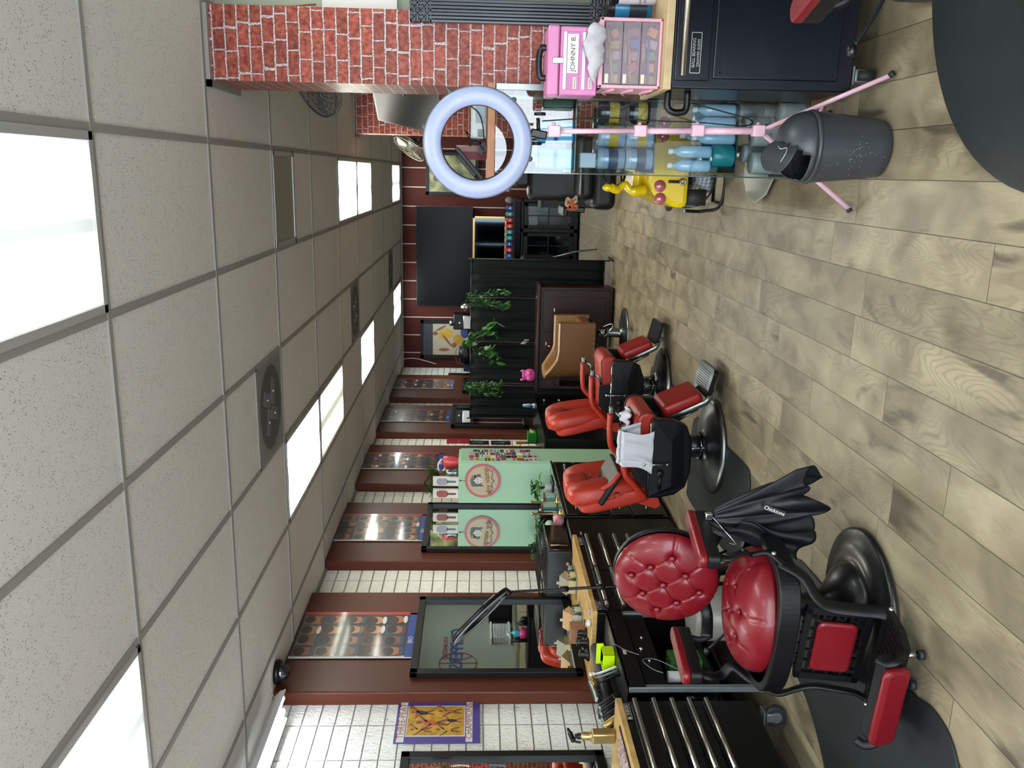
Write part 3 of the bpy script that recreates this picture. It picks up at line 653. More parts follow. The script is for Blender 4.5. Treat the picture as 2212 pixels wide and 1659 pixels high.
b = MB(); b.box((0, -.02, .46), (.45, .5, .13), brn, bev=.04, seg=4); b.bx(-.27, .27, -.25, .28, .355, .375, blkp); b.build('seat_cushion', None, t)
b = MB()
for k in range(9): b.sph((-.302, -.24 + k * .06, .385), .004, chrome, 6)
b.build('studs', None, t)['kind'] = 'stuff'
b = MB(); b.lathe([(.275, 0), (.278, .008), (.26, .018), (.15, .032), (.06, .04), (.05, .07), (.046, .2)], (.03, -.12, .002), chromew, 48); b.cyl((.03, -.12, .2), (.03, -.12, .3), .035, .035, chrome, 24); b.cyl((.03, -.12, .3), (.03, -.12, .36), .016, .016, chrome); b.build('pedestal', None, t)
b = MB(); b.tube(bez([(-.02, -.12, .30), (-.10, -.09, .26), (-.13, -.20, .17), (-.11, -.24, .175), (-.02, -.18, .27)]), .006, chrome, 8); b.build('pump_lever', None, t)

# floor mats
def mat_prism(name, pts, label, z=.006, t_=.010, sm=True):
    P = [(p.x, p.y) for p in bez([(x, y, 0) for x, y in pts], 5)] if sm else pts
    b = MB(); b.prism(P, t_, Matrix.Translation((0, 0, .0015)), matm); o = b.build(name, None, None, bev=.004); return tag(o, label, 'mat')
matm = mat('mat_rubber', '#1f2324', .5, spec=.35, var=.22, vscale=3, bump=.25, bscale=25)
pts = [(.828 + .866 * math.cos(a), 2.37 + .866 * math.sin(a)) for a in [2 * PI * k / 72 for k in range(72)]]
b = MB(); b.prism(pts, .014, Matrix.Translation((0, 0, .0015)), matm); tag(b.build('floor_mat', None, None, bev=.005), 'large round black rubber mat on the floor at the right frame edge', 'mat')
pts = rrect(1.0, 1.5, .16, 8, -2.32, 3.25)
pts = [(-1.83, 2.72), (-1.80, 2.56), (-1.84, 2.42), (-1.98, 2.34), (-2.3, 2.33), (-2.75, 2.45), (-2.80, 3.0), (-2.52, 3.42), (-2.42, 3.66), (-2.38, 3.95), (-2.30, 4.12), (-2.05, 4.10), (-1.885, 3.99), (-1.845, 3.93), (-1.85, 3.86), (-1.835, 3.8), (-1.83, 3.55)]
mat_prism('floor_mat', [(-1.83, 3.55), (-1.8, 3.1)] + pts[:1] + pts[1:], 'black rubber mat under the oxblood tufted barber chair')
mat_prism('floor_mat', [(-1.69, 5.3), (-1.67, 4.75), (-1.72, 4.665), (-1.82, 4.64), (-2.2, 4.63), (-2.33, 4.75), (-2.37, 5.9), (-2.25, 6.02), (-1.80, 6.0), (-1.70, 5.9)], 'dark rubber mat under the nearer red barber chair')
mat_prism('floor_mat', [(-1.68, 7.4), (-1.67, 6.52), (-1.70, 6.44), (-1.76, 6.42), (-2.2, 6.42), (-2.33, 6.5), (-2.35, 7.5), (-2.25, 7.6), (-1.8, 7.6), (-1.7, 7.55)], 'dark rubber mat under the farther red barber chair')
for (x, y, lo) in ((-1.72, 3.16, .0), ): pass
# ================================================================ left wall: stations
wood = None
g = NT('butcher_block', .4); X = g.xyz(); n = g.noise(g.vec(g.math('MULTIPLY', X[0], 8.), g.math('MULTIPLY', X[1], 1.2), X[2]), 8, 5)
strip = g.white(g.vec(g.math('FLOOR', g.math('DIVIDE', X[0], .045)), g.math('FLOOR', g.math('DIVIDE', X[1], .37)))) 
g.color(g.mix(1., g.ramp(n, [(.3, '#a5814a'), (.7, '#c9a568')]), g.ramp(strip, [(0, .88), (1, 1.08)]), 'MULTIPLY'))
woodm = MATS['butcher_block']
g = NT('butcher_block_pale', .42); X = g.xyz(); n = g.noise(g.vec(g.math('MULTIPLY', X[0], 1.2), g.math('MULTIPLY', X[1], 8.), X[2]), 8, 5)
g.color(g.ramp(n, [(.3, '#a88f68'), (.7, '#c6ad84')])); woodp = MATS['butcher_block_pale']
navy = mat('navy_powder_coat', '#050b17', .36, spec=.35, coat=.08); blkc = mat('black_powder_coat', '#060709', .38, spec=.25, coat=.04)
steel = mat('brushed_steel', '#b8b4ab', .28, 1.)
mirror = mat('mirror_glass', '#e6ece9', .015, 1.)
fblk = mat('black_frame', '#0a0b0b', .42, spec=.3, bump=.1, bscale=80)
whitep = mat('white_plastic', '#d6d8da', .4); paper = mat('paper_white', '#d9d6d0', .7); goldm = mat('gold_metal', '#b99a5b', .3, .9)
ink = mat('black_ink', '#101010', .6); silver = mat('silver_print', '#b9b7b4', .4, .3); greym = mat('grey_metal', '#7d8386', .4, .6)
FX = frame_M((0, 0, 0), (0, 1, 0), (0, 0, 1))      # sheet facing +x: local x -> world y, local y -> world z
def onx(x, y, z): M = FX.copy(); M.translation = Vector((x, y, z)); return M
def ony(x, y, z):                                      # sheet facing -y: local x -> world x, local y -> world z
    return frame_M((x, y, z), (1, 0, 0), (0, 0, 1))
def caster(b, x, y, r=.055, ax='y'):
    d = Vector((0, .02, 0)) if ax == 'y' else Vector((.02, 0, 0))
    b.cyl(Vector((x, y, r)) - d, Vector((x, y, r)) + d, r, r, rub, 24); b.cyl(Vector((x, y, r)) - d * 1.1, Vector((x, y, r)) + d * 1.1, r * .55, r * .55, greym, 20)
    b.box((x, y, r * 2 + .012), (.07, .07, .008), greym); b.box((x, y, r * 1.5), (.05 if ax == 'y' else .052, .052, .05), greym, bev=.006)
def roll_chest(y0, y1, drawers, label, badge_far, x0=-3.17, xf=-2.66, zt=.85):
    t = thing('tool_chest', label, 'tool chest', (x0, y0, 0)); L = y1 - y0; D = xf - x0
    b = MB(); b.bx(0, D - .006, 0, L, .16, zt, blkc, bev=.006); b.build('cabinet', None, t)
    b = MB(); b.bx(-.0, D + .01, -.005, L + .005, zt, zt + .032, woodm, bev=.003); b.build('wood_top', None, t)
    for (yy, h0, h1, z) in drawers:
        b = MB(); b.bx(D - .006, D + .008, yy[0] + .004, yy[1] - .004, h0 + .004, h1 - .004, blkc, bev=.004); d = b.build('drawer', None, t)
        if z: b = MB(); b.tube([(D + .026, yy[0] + .012, z), (D + .026, yy[1] - .012, z)], .0125, steel, 12); b.box((D + .014, (yy[0] + yy[1]) / 2, z), (.02, yy[1] - yy[0] - .06, .008), blkc); b.build('handle', None, d)
    for (x, y) in ((.06, .07), (.06, L - .07), (D - .05, .07), (D - .05, L - .07)):
        b = MB(); caster(b, x, y); b.build('caster', None, t)
    return t, L, D
def badge(t, D, y, z, body, w, h, sub=None):
    b = MB(); b.prism(rrect(w, h, .004, 2), .002, onx(D + .0025, y, z), silver); b.prism(rrect(w - .006, h - .006, .003, 2), .0022, onx(D + .003, y, z), ink); p = b.build('badge', None, t)
    if sub: text(body, h * .42, onx(D + .0055, y, z + h * .2), silver, p, sx=1.0); text(sub, h * .28, onx(D + .0055, y, z - h * .22), silver, p)
    else: text(body, h * .82, onx(D + .0055, y + w * .06, z), silver, p, sx=1.05)
    if not sub: b = MB(); b.prism([(-w * .44 + h * .3 * math.cos(k * 1.05), h * .3 * math.sin(k * 1.05)) for k in range(6)], .0008, onx(D + .0055, y, z), silver); b.build('emblem', None, p)
dr = [((.02, 1.13), .70, .84, .80), ((.02, .55), .60, .69, .675), ((.02, .55), .50, .59, .575), ((.02, .55), .40, .49, .475), ((.02, .55), .18, .39, .375)]
# near chest: four short drawers and a wide one seen, far end at y = 3.87
t, L, D = roll_chest(2.70, 3.87, [((.02, 1.15), .70, .815, .79), ((.59, 1.15), .62, .71, .69), ((.59, 1.15), .53, .615, .595), ((.59, 1.15), .44, .525, .505), ((.59, 1.15), .175, .435, .415), ((.02, .58), .175, .71, .68)], 'black steel tool chest with wooden top, its far end beside the gold spray bottle', True)
badge(t, D, 1.07, .833, 'YUKON', .13, .028)
t, L, D = roll_chest(4.78, 5.93, [((.02, .57), .70, .815, .785), ((.58, 1.13), .70, .815, .785), ((.02, .57), .60, .70, .68), ((.58, 1.13), .60, .70, .68), ((.02, .57), .50, .595, .575), ((.58, 1.13), .50, .595, .575), ((.02, .57), .40, .495, .475), ((.58, 1.13), .40, .495, .475), ((.02, 1.13), .18, .395, .375)], 'black steel tool chest with wooden top, behind the oxblood barber chair', True)
badge(t, D, 1.05, .833, 'YUKON', .13, .028); badge(t, D, .09, .832, 'BALL BEARING', .12, .03, 'DRAWER SLIDES')
# shelf unit between the two chests
t = thing('shelf_unit', 'black metal shelf unit with grey posts standing between the two tool chests', 'shelf', (-2.62, 3.93, 0))
b = MB(); b.bx(-.55, 0, 0, .80, .795, .81, blkc, bev=.003); b.bx(-.012, 0, .0, .80, .71, .81, blkc); b.build('top_shelf', None, t)
b = MB(); b.bx(-.03, -.015, .03, .77, .585, .70, blkc, bev=.003); p = b.build('front_panel', None, t)
for y in (.26, .50, .38):
    b = MB(); b.sph((-.012, y, .64 if y != .38 else .665), .009 if y != .38 else .012, chrome, 12); b.build('knob', None, p)
b = MB(); b.prism(rrect(.045, .018, .002, 1), .001, onx(.0008, .33, .77), mat('label_cream', '#b8a89a', .6)); b.build('label', None, t)
b = MB(); b.bx(-.53, -.02, .02, .78, .30, .315, blkc); b.build('lower_shelf', None, t)
b = MB(); b.box((-.25, .4, .17), (.5, .62, .012), blkc, (0, -20, 0)); b.build('slanted_shelf', None, t)
for (x, y) in ((-.02, .01), (-.02, .79), (-.53, .01), (-.53, .79)):
    b = MB(); b.box((x, y, .40), (.03, .03, .80), greym, bev=.002); b.build('post', None, t)
b = MB(); b.bx(-.545, -.535, .02, .78, .1, .7, mat('dark_backing', '#08090a', .7)); b.build('back_panel', None, t)
# things on the lower shelf
def can(name, label, cat, loc, r, h, body, cap, caph=.03, group=None, band=None):
    t = thing(name, label, cat, loc, 0, group); b = MB(); b.lathe([(0, 0), (r * .96, 0), (r, .004), (r, h - caph), (r * .97, h - caph + .004)], m=body, seg=24); b.build('body', None, t)
    b = MB(); b.lathe([(r * .985, h - caph), (r * .985, h - .003), (r * .9, h), (0, h)], m=cap, seg=24); b.build('cap', None, t)
    if band: b = MB(); b.lathe([(r + .0006, h * band[0]), (r + .0006, h * band[1])], m=band[2], seg=24); b.build('label_band', None, t)
    return t
orange = mat('orange_label', '#b8541e', .45); greenbx = mat('green_box', '#3d8a2c', .5)
can('spray_can', 'white topped orange spray can on the lower shelf of the shelf unit', 'can', (-2.72, 4.17, .317), .032, .22, orange, whitep, .07, band=(.45, .62, whitep))
b = MB(); b.bx(-2.80, -2.68, 4.26, 4.38, .317, .50, mat('pattern_box_green', '#2f5c26', .5, var=.6, vscale=40)); b.bx(-2.681, -2.679, 4.27, 4.37, .33, .40, ink); tag(b.build('product_box'), 'green and black leaf patterned box beside the orange spray can', 'box')
clear = glass('clear_plastic', (.85, .88, .88), .08)
b = MB(); b.grid(lambda u, v: (-2.72 + .07 * math.cos(2 * PI * u) * (1 - .5 * v) + .01 * math.sin(9 * u), 4.05 + .06 * math.sin(2 * PI * u) * (1 - .4 * v), .317 + v * .16 + .01 * math.sin(u * 21)), 30, 12, clear, closeu=True); tag(b.build('plastic_bag'), 'crumpled clear plastic bag on the shelf unit beside the orange can', 'bag')
# waste bin behind the oxblood chair
t = can('waste_bin', 'grey round waste bin on the floor behind the oxblood chair', 'bin', (-2.40, 4.30, .001), .15, .40, mat('bin_grey', '#77736e', .35), mat('bin_grey_lid', '#6d6a66', .35), .05)
# --- objects on the shelf unit's top
def wire(name, label, pts, r=.003, m=None, group=None, cat='cable', n=8):
    b = MB(); b.tube(bez(pts, n), r, m or blkp, 6); return tag(b.build(name), label, cat, group)
b = MB(); b.cyl((-2.86, 4.0, .865), (-2.86, 4.70, .865), .034, .034, blkv, 20); b.bx(-2.90, -2.82, 4.0, 4.70, .812, .835, blkv); o = b.build('power_strip'); tag(o, 'long black padded tube lying along the top of the shelf unit', 'roll')
t = thing('tray', 'bright lime green open box on the shelf unit', 'tray', (-2.72, 4.36, .811)); lime = mat('lime_plastic', '#b4d800', .4)
b = MB()
for q in ((-.05, .05, -.05, .05, 0, .004), (-.05, -.046, -.05, .05, 0, .07), (.046, .05, -.05, .05, 0, .07), (-.05, .05, -.05, -.046, 0, .07), (-.05, .05, .046, .05, 0, .07)): b.bx(*q, lime, bev=.001)
b.build('box', None, t); b = MB(); b.bx(-.065, .065, .046, .052, .055, .095, lime); b.build('rim', None, t)
def clipper(label, loc, rz, tilt, body, L=.17, r=.024, group='hair clippers on the shelf unit', blade=True):
    t = thing('hair_clipper', label, 'hair clipper', loc, rz, group); t.rotation_euler.rotate_axis('X', math.radians(tilt))
    b = MB(); b.lathe([(0, 0), (r * .75, 0), (r * .9, .01), (r, L * .3), (r * .88, L * .6), (r * .95, L * .85), (r * .8, L), (0, L)], m=body, seg=18, sy=.85); b.build('body', None, t)
    b = MB(); b.box((0, 0, L + .012), (r * 1.6, r * .7, .026), chrome, bev=.002)
    for k in range(6): b.box((-r * .65 + k * r * .26, 0, L + .028), (.0015, r * .6, .01), chrome)
    b.build('blade', None, t); return t
clipper('black hair clipper lying on a silver barrel behind the black tube, nearest the camera', (-2.96, 4.04, .86), 0, -84, blkp)
clipper('silver barrel hair clipper lying between black ones on the shelf unit', (-2.86, 4.16, .925), 4, -86, chromew, .2, .022)
clipper('black hair clipper lying in cables behind the black tube, farthest one', (-2.96, 4.45, .84), 10, -82, blks)
for k in range(5):
    y = 4.08 + k * .1; wire('cable', 'black cable coil on top of the shelf unit, ' + ['nearest the camera', 'second nearest', 'in the middle', 'second farthest', 'farthest'][k], [(-2.93 + .03 * math.cos(a + k) + .01 * k % 3, y + .07 * math.sin(a), .86 + .025 * math.sin(a * 2 + k) + .01 * (k % 3)) for a in [2 * PI * j / 9 for j in range(12)]], .0035, blkp, 'coiled cables on the shelf unit')
for k, (y, z, h) in enumerate(((4.25, .815, .09), (4.38, .815, .075), (4.52, .815, .08), (4.60, .815, .065))):
    b = MB(); b.box((-3.0, y, z + h / 2), (.06, .075, h), blkp, (0, 0, 12 * k), bev=.012); tag(b.build('charger'), 'black charging base in the heap behind the black tube, ' + ['nearest the camera', 'second nearest', 'second farthest', 'farthest'][k], 'charger', 'charging bases on the shelf unit')
# standing brushes and clips in front
for k, (y, m_) in enumerate(((4.16, blkp), (4.20, greym), (4.24, whitep))):
    b = MB(); b.tube([(-2.70 + .0 * k, y, .815), (-2.76, y + .03, .90), (-2.78, y + .05, .93)], .008, m_, 8, flat=(1.6, .5)); b.box((-2.785, y + .055, .94), (.02, .03, .03), whitep if k == 2 else goldm, (20, 0, 0), bev=.004); tag(b.build('styling_brush'), ['black handled neck brush leaning at the near end of the shelf unit', 'grey handled brush leaning beside the black handled one', 'white handled brush leaning at the shelf edge'][k], 'brush')
wire('cable', 'thin grey cable curling down the front of the shelf unit, nearer one', [(-2.60, 4.02, .60), (-2.585, 4.04, .66), (-2.57, 4.1, .70), (-2.58, 4.12, .62), (-2.59, 4.02, .5)], .0022, greym)
wire('cable', 'thin grey cable arching over the front edge of the shelf unit', [(-2.66, 4.35, .815), (-2.61, 4.33, .822), (-2.60, 4.25, .77), (-2.60, 4.2, .70)], .0022, greym)
wire('cable', 'black lamp cable hanging across the tool chest drawers to the shelf unit', [(-2.60, 4.70, .80), (-2.60, 4.80, .86), (-2.59, 4.82, .77), (-2.595, 4.9, .72), (-2.595, 5.2, .70)], .003)
# --- near chest top: trimmers, gold spray bottle, red printed pad
for k, (y, m_, lab) in enumerate(((3.955, goldm, 'gold barrel trimmer leaning beside the tool chest, nearest the spray bottle'), (4.01, blkp, 'black barrel trimmer next to the gold one'), (4.065, blks, 'second black barrel trimmer from the gold one'), (4.12, blkp, 'black barrel trimmer farthest from the gold one'))):
    t = thing('trimmer', lab, 'trimmer', (-2.80, y, .818), 0, 'barrel trimmers beside the near tool chest'); t.rotation_euler = (math.radians(22), math.radians(-24), 0)
    b = MB(); b.lathe([(0, 0), (.019, 0), (.02, .004), (.021, .06), (.0205, .118), (.017, .126), (0, .127)], m=m_, seg=20); b.build('body', None, t)
    b = MB(); b.lathe([(.0165, .126), (.0165, .133), (0, .133)], m=chromew, seg=16); b.build('cap', None, t)
    b = MB(); b.lathe([(.0215, .03), (.0215, .034)], m=chromew, seg=20); b.build('band', None, t)
t = thing('spray_bottle', 'gold square spray bottle with black trigger on the wooden top', 'spray bottle', (-2.94, 3.735 + .25, .883), 0)
t.location = (-2.835, 3.815, .883)
champ_gold = mat('champagne_gold', '#a8925c', .33, .75)
b = MB(); b.box((0, 0, .062), (.06, .06, .124), champ_gold, bev=.01, seg=3); b.lathe([(.026, .124), (.021, .134), (.02, .142), (.022, .17), (.017, .18)], m=champ_gold, seg=24); b.build('bottle', None, t)
b = MB(); b.lathe([(.0165, .178), (.0165, .198), (.012, .2), (.012, .21)], m=blkp, seg=20); b.box((0, -.004, .228), (.024, .075, .026), blkp, (10, 0, 0), bev=.008); b.tube(bez([(0, -.032, .225), (0, -.045, .205), (0, -.05, .185)]), .006, blkp, 8); b.box((0, .048, .238), (.016, .03, .014), blkp, (16, 0, 0), bev=.004); b.build('trigger', None, t)
g = NT('red_zebra', .5); n = g.noise(g.vec(g.math('MULTIPLY', g.xyz()[0], 1.), g.math('MULTIPLY', g.xyz()[1], .35)), 55, 2, 1.5); g.color(g.ramp(n, [(.40, '#101010'), (.45, '#c9c4c0'), (.52, '#c9c4c0'), (.55, '#a31a1d')]))
g.m.node_tree.nodes['Color Ramp'].color_ramp.interpolation = 'CONSTANT'
b = MB(); b.bx(-2.86, -2.69, 3.05, 3.70, .883, .888, blkv); b.bx(-2.85, -2.70, 3.06, 3.69, .888, .8895, MATS['red_zebra']); tag(b.build('counter_mat'), 'red white and black patterned pad on the nearest wooden top', 'mat')
b = MB(); b.bx(-2.99, -2.87, 3.46, 3.62, .883, .95, blkp, bev=.01); b.cyl((-2.93, 3.54, .95), (-2.93, 3.54, 1.0), .03, .03, blkp); b.box((-2.869, 3.56, .925), (.002, .05, .03), mat('blue_badge', '#4a4fb0', .5)); tag(b.build('charging_dock'), 'black charging dock with blue badge below the ornament mirror', 'charger')
# --- mid chest top
b = MB(); b.box((-2.99, 5.10, .93), (.10, .13, .09), mat('cardboard', '#8a5d3f', .8), (0, 0, 8)); tag(b.build('cardboard_box'), 'small open brown cardboard box beside the model house', 'box')
def house(label, loc, rz, wallc, roofc, s=1.0):
    t = thing('model_house', label, 'model house', loc, rz, 'miniature model houses on the tool chest'); W_, D_, H_ = .11 * s, .14 * s, .07 * s
    b = MB(); b.bx(-W_ / 2, W_ / 2, -D_ / 2, D_ / 2, 0, H_, wallc, bev=.002); b.bx(W_ / 2 - .002, W_ / 2 + .02, -D_ / 4, D_ / 4, 0, H_ * .6, wallc); b.build('wall', None, t)
    b = MB(); M = frame_M((-W_ / 2 - .008, 0, H_), (0, 1, 0), (0, 0, 1)); b.prism([(-D_ / 2 - .01, 0), (D_ / 2 + .01, 0), (0, .055 * s)], W_ + .016, M, roofc); b.box((-.02, .03, H_ + .05 * s), (.015, .015, .04), wallc); b.build('roof', None, t)
    for (y, z) in ((-.045, .045), (0, .045), (.045, .045), (-.045, .018), (.045, .018)):
        b = MB(); b.box((W_ / 2 + .001, y * s, z * s), (.003, .018, .018), mat('model_window', '#3a4450', .3)); b.build('window', None, t)
    b = MB(); b.bx(-W_ / 2 - .03, W_ / 2 + .035, -D_ / 2 - .03, D_ / 2 + .03, -.0, .006, mat('model_ground', '#7b8272', .8, var=.3, vscale=60)); b.build('ground', None, t)
    for (x, y, h) in ((.07, -.07, .035), (.075, .05, .045), (.05, .085, .03)):
        b = MB(); b.cyl((x * s, y * s, .005), (x * s, y * s, h + .015), .014 * s, .003, mat('model_tree', '#2f4a2c', .9, bump=1, bscale=300), 10); b.build('tree', None, t)
    return t
house('pale model house with little trees beside the brown box on the wooden top', (-2.99, 5.28, .884), 5, mat('model_wall_grey', '#b5b3a5', .6), mat('model_roof_tan', '#b08d62', .6))
house('cream model house with tan roof next to the black cabinet', (-2.90, 5.64, .884), -4, mat('model_wall_cream', '#c8b68a', .6), mat('model_roof_grey', '#8c8678', .6), .95)
b = MB(); b.sph((-2.86, 5.78, .905), (.02, .05, .02), mat('figure_grey', '#8c8781', .7, var=.3, vscale=50)); b.sph((-2.85, 5.84, .92), .014, MATS['figure_grey']); b.bx(-2.88, -2.84, 5.73, 5.85, .883, .889, MATS['figure_grey']); tag(b.build('figurine'), 'small grey figurine at the far end of the wooden top', 'figurine')
b = MB(); b.bx(-2.735, -2.70, 4.87, 4.92, .8825, .884, mat('blue_sticker', '#4743a8', .5)); b.bx(-2.725, -2.71, 4.88, 4.91, .884, .8843, paper); tag(b.build('sticker'), 'square blue sticker on the wooden top near its front edge', 'sticker')
can('jar', 'small jar with orange string on the corner of the wooden top', 'jar', (-2.75, 4.81, .883), .022, .045, mat('jar_amber', '#b3926a', .25), blkp, .008, band=(.2, .7, paper))
for k, (x, y, r) in enumerate(((-2.92, 4.98, .035), (-3.0, 5.0, .05), (-2.93, 4.88, .03), (-2.99, 4.84, .045))):
    t = thing('clipper_guard', ['black round clipper stand in front of the large wall mirror', 'larger black clipper stand behind the round one', 'smaller black dome beside the clipper stands', 'black clipper body leaning at the mirror foot'][k], 'clipper stand', (x, y, .883), 0, 'black clipper stands at the mirror foot')
    b = MB(); b.lathe([(0, 0), (r, 0), (r, .012), (r * .7, .02), (r * .55, .045), (r * .6, .06), (0, .066)], m=blkp, seg=20); b.build('body', None, t)
# black oven like cabinet, fridge
t = thing('microwave', 'black glossy microwave with dark wire basket on top, beside the wooden top', 'microwave', (-3.17, 5.96, .886))
b = MB(); b.bx(0, .40, -.07, .40, 0, .185, mat('microwave_grey', '#1a1c20', .45), bev=.006); b.build('body', None, t)
b = MB(); b.bx(.40, .415, -.065, .395, .008, .18, mat('gloss_black', '#0a0608', .08, coat=.8), bev=.004); d = b.build('door', None, t); b = MB(); b.tube([(.43, -.03, .03), (.435, -.03, .10), (.43, -.03, .16)], .006, chromew, 8); b.build('handle', None, d)
b = MB()
for k in range(26):
    y = -.07 + k * .0185; b.tube([(.01, y, .19), (.01, y, .235), (.41, y, .235), (.41, y, .19)], .0022, blkp, 4)
for k in range(18): b.tube([(.01 + k * .0235, -.07, .235), (.01 + k * .0235, .395, .235)], .0022, blkp, 4)
for z in (.2, .215): b.tube([(.41, -.07, z), (.41, .395, z), (.01, .395, z), (.01, -.07, z)], .002, blkp, 4, close=True)
b.build('wire_basket', None, t)
b = MB(); b.bx(-3.17, -2.72, 5.95, 6.38, .02, .882, mat('fridge_black', '#060608', .34, spec=.3), bev=.008); b.bx(-2.72, -2.705, 5.955, 6.375, .05, .88, MATS['fridge_black'], bev=.004); o = b.build('mini_fridge'); tag(o, 'black mini fridge between the tool chest and the black dresser', 'fridge')
text('hisense', .022, onx(-2.704, 6.08, .80), silver, o)
# black dresser with glass top
t = thing('dresser', 'black dresser with mirrored glass top under the second wall mirror', 'dresser', (-3.17, 6.40, 0))
b = MB(); b.bx(0, .47, 0, 1.32, .04, .885, mat('black_lacquer', '#060708', .32, spec=.3, coat=.12), bev=.006); b.build('cabinet', None, t)
b = MB(); b.bx(0, .485, -.01, 1.33, .886, .902, mat('smoked_glass_top', '#7e8a86', .06, 1.), bev=.002); b.build('glass_top', None, t)
for r_, (z0, z1) in enumerate(((.70, .87), (.52, .68), (.34, .50), (.08, .32))):
    for (y0, y1) in ((.02, .65), (.67, 1.30)):
        b = MB(); b.bx(.47, .483, y0, y1, z0, z1, MATS['black_lacquer'], bev=.005); d = b.build('drawer', None, t)
        ym = (y0 + y1) / 2
        for y in (ym - .15, ym + .15):
            b = MB(); z = (z0 + z1) / 2; b.tube(bez([(.485, y - .045, z), (.505, y - .035, z), (.508, y, z - .008), (.505, y + .035, z), (.485, y + .045, z)]), .006, chromew, 8); b.sph((.487, y - .045, z), .009, chromew, 8); b.sph((.487, y + .045, z), .009, chromew, 8); b.build('handle', None, d)
leafm = mat('leaf_green', '#2f6b22', .4, var=.25, vscale=30); leafd = mat('leaf_dark', '#27451f', .5, var=.3, vscale=30)
def leaf(b, p, d, L, w, m, droop=.3, n=5):
    d = Vector(d).normalized(); side = d.cross(Vector((0, 0, 1)))
    side = side.normalized() if side.length > .01 else Vector((1, 0, 0)); P = Vector(p); L_ = []; R_ = []; C_ = []
    for k in range(n + 1):
        s_ = k / n; q = P + d * (L * s_) + Vector((0, 0, -droop * L * s_ * s_)); ww = w * math.sin(PI * min(1, .08 + s_ * .92)) ** .7 * (1 - s_ * .25)
        C_.append(b.bm.verts.new(q)); L_.append(b.bm.verts.new(q + side * ww / 2 + Vector((0, 0, ww * .18)))); R_.append(b.bm.verts.new(q - side * ww / 2 + Vector((0, 0, ww * .18))))
    i = b.mi(m)
    for k in range(n):
        for a, c_ in ((L_, C_), (C_, R_)):
            f = b.bm.faces.new([a[k], a[k + 1], c_[k + 1], c_[k]]); f.material_index = i; f.smooth = True
def potted(label, loc, potm, r=.035, h=.05, n=22, spread=.11, L=.05, w=.035, m=None, name='potted_plant', seed=1, group=None, droop=.4, up=.11):
    rnd = random.Random(seed); t = thing(name, label, 'plant', loc, 0, group); b = MB(); b.lathe([(0, 0), (r * .8, 0), (r * .9, .004), (r, h * .9), (r, h), (r * .88, h), (r * .85, h * .8), (0, h * .8)], m=potm, seg=24); b.build('pot', None, t)
    b = MB(); s = MB()
    for k in range(n):
        a = rnd.random() * 2 * PI; e = rnd.uniform(.2, 1); q = Vector((math.cos(a) * spread * .5 * e, math.sin(a) * spread * .5 * e, h + up * (1.1 - e * .7) * rnd.uniform(.6, 1)))
        s.tube([(0, 0, h * .8), (q.x * .4, q.y * .4, h + (q.z - h) * .7), q], .0014, leafd, 4); leaf(b, q, (math.cos(a), math.sin(a), rnd.uniform(-.1, .5)), L * rnd.uniform(.8, 1.2), w * rnd.uniform(.8, 1.2), m or leafm, droop)
    s.build('stem', None, t)['kind'] = 'stuff'; b.build('foliage', None, t); return t
def onz(x, y, z): return (x, y, z)
potted('small monstera in white pot in front of the mint cabinet', (-2.84, 7.42, .91), whitep, .04, .065, 26, .17, .07, .055, seed=3, up=.14)
b = MB(); b.box((-2.83, 7.44, .905), (.13, .24, .006), blkp, (0, 0, 0), bev=.002); b.box((-2.77, 7.42, .9095), (.02, .2, .003), chromew); tag(b.build('tablet'), 'thin black tablet lying on the glass top under the monstera', 'tablet')
g = NT('stripe_jar', .3); z = g.math('FRACT', g.math('MULTIPLY', g.xyz()[1], 55.)); g.color(g.ramp(z, [(.0, '#4f8d93'), (.3, '#c9c49a'), (.6, '#79a8a3'), (.85, '#d7d3ac')])); g.m.node_tree.nodes['Color Ramp'].color_ramp.interpolation = 'CONSTANT'
for k, (x, y, h) in enumerate(((-2.86, 7.15, .09), (-2.90, 7.02, .12), (-2.92, 6.88, .12))):
    t = thing('storage_box', ['small striped box with brown lid, farthest of the three', 'striped box with brown lid and white knob in the middle', 'striped box with brown lid, nearest of the three'][k], 'box', (x, y, .903), 0, 'striped boxes on the dresser')
    b = MB(); b.box((0, 0, h / 2), (.10, .10, h), MATS['stripe_jar'], bev=.004); b.build('body', None, t); b = MB(); b.box((0, 0, h + .006), (.108, .108, .012), mat('lid_brown', '#5d3a26', .5), bev=.003); b.sph((0, 0, h + .02), .011, paper, 12); b.build('lid', None, t)
def goldstand(label, loc, h):
    t = thing('jewelry_stand', label, 'stand', loc, 0, 'gold stands on the dresser'); b = MB(); b.lathe([(0, 0), (.045, 0), (.045, .006), (.01, .012), (.007, .02), (.007, h - .03), (.012, h - .02), (.014, h - .01), (.01, h), (0, h + .003)], m=goldm, seg=20); b.build('post', None, t); return t
goldstand('tall gold stand beside the striped boxes, farther one', (-2.80, 6.95, .903), .24); goldstand('tall gold stand by the wire basket, nearer one', (-2.78, 6.64, .903), .25)
t = thing('wire_rack', 'black wire rack with curved ends standing on the dresser glass', 'rack', (-2.88, 6.75, .903))
for s_ in (-.06, .06):
    b = MB(); b.tube(bez([(-.06, s_, 0), (-.07, s_, .1), (-.03, s_, .19), (.03, s_, .19), (.07, s_, .1), (.06, s_, 0)]), .003, blkp, 6); b.build('end_loop', None, t)
b = MB(); b.tube([(-.03, -.06, .19), (-.03, .06, .19)], .003, blkp, 6); b.tube([(.03, -.06, .19), (.03, .06, .19)], .003, blkp, 6); b.bx(-.05, .05, -.01, .05, .05, .16, blkp); b.build('rail', None, t)
b = MB()
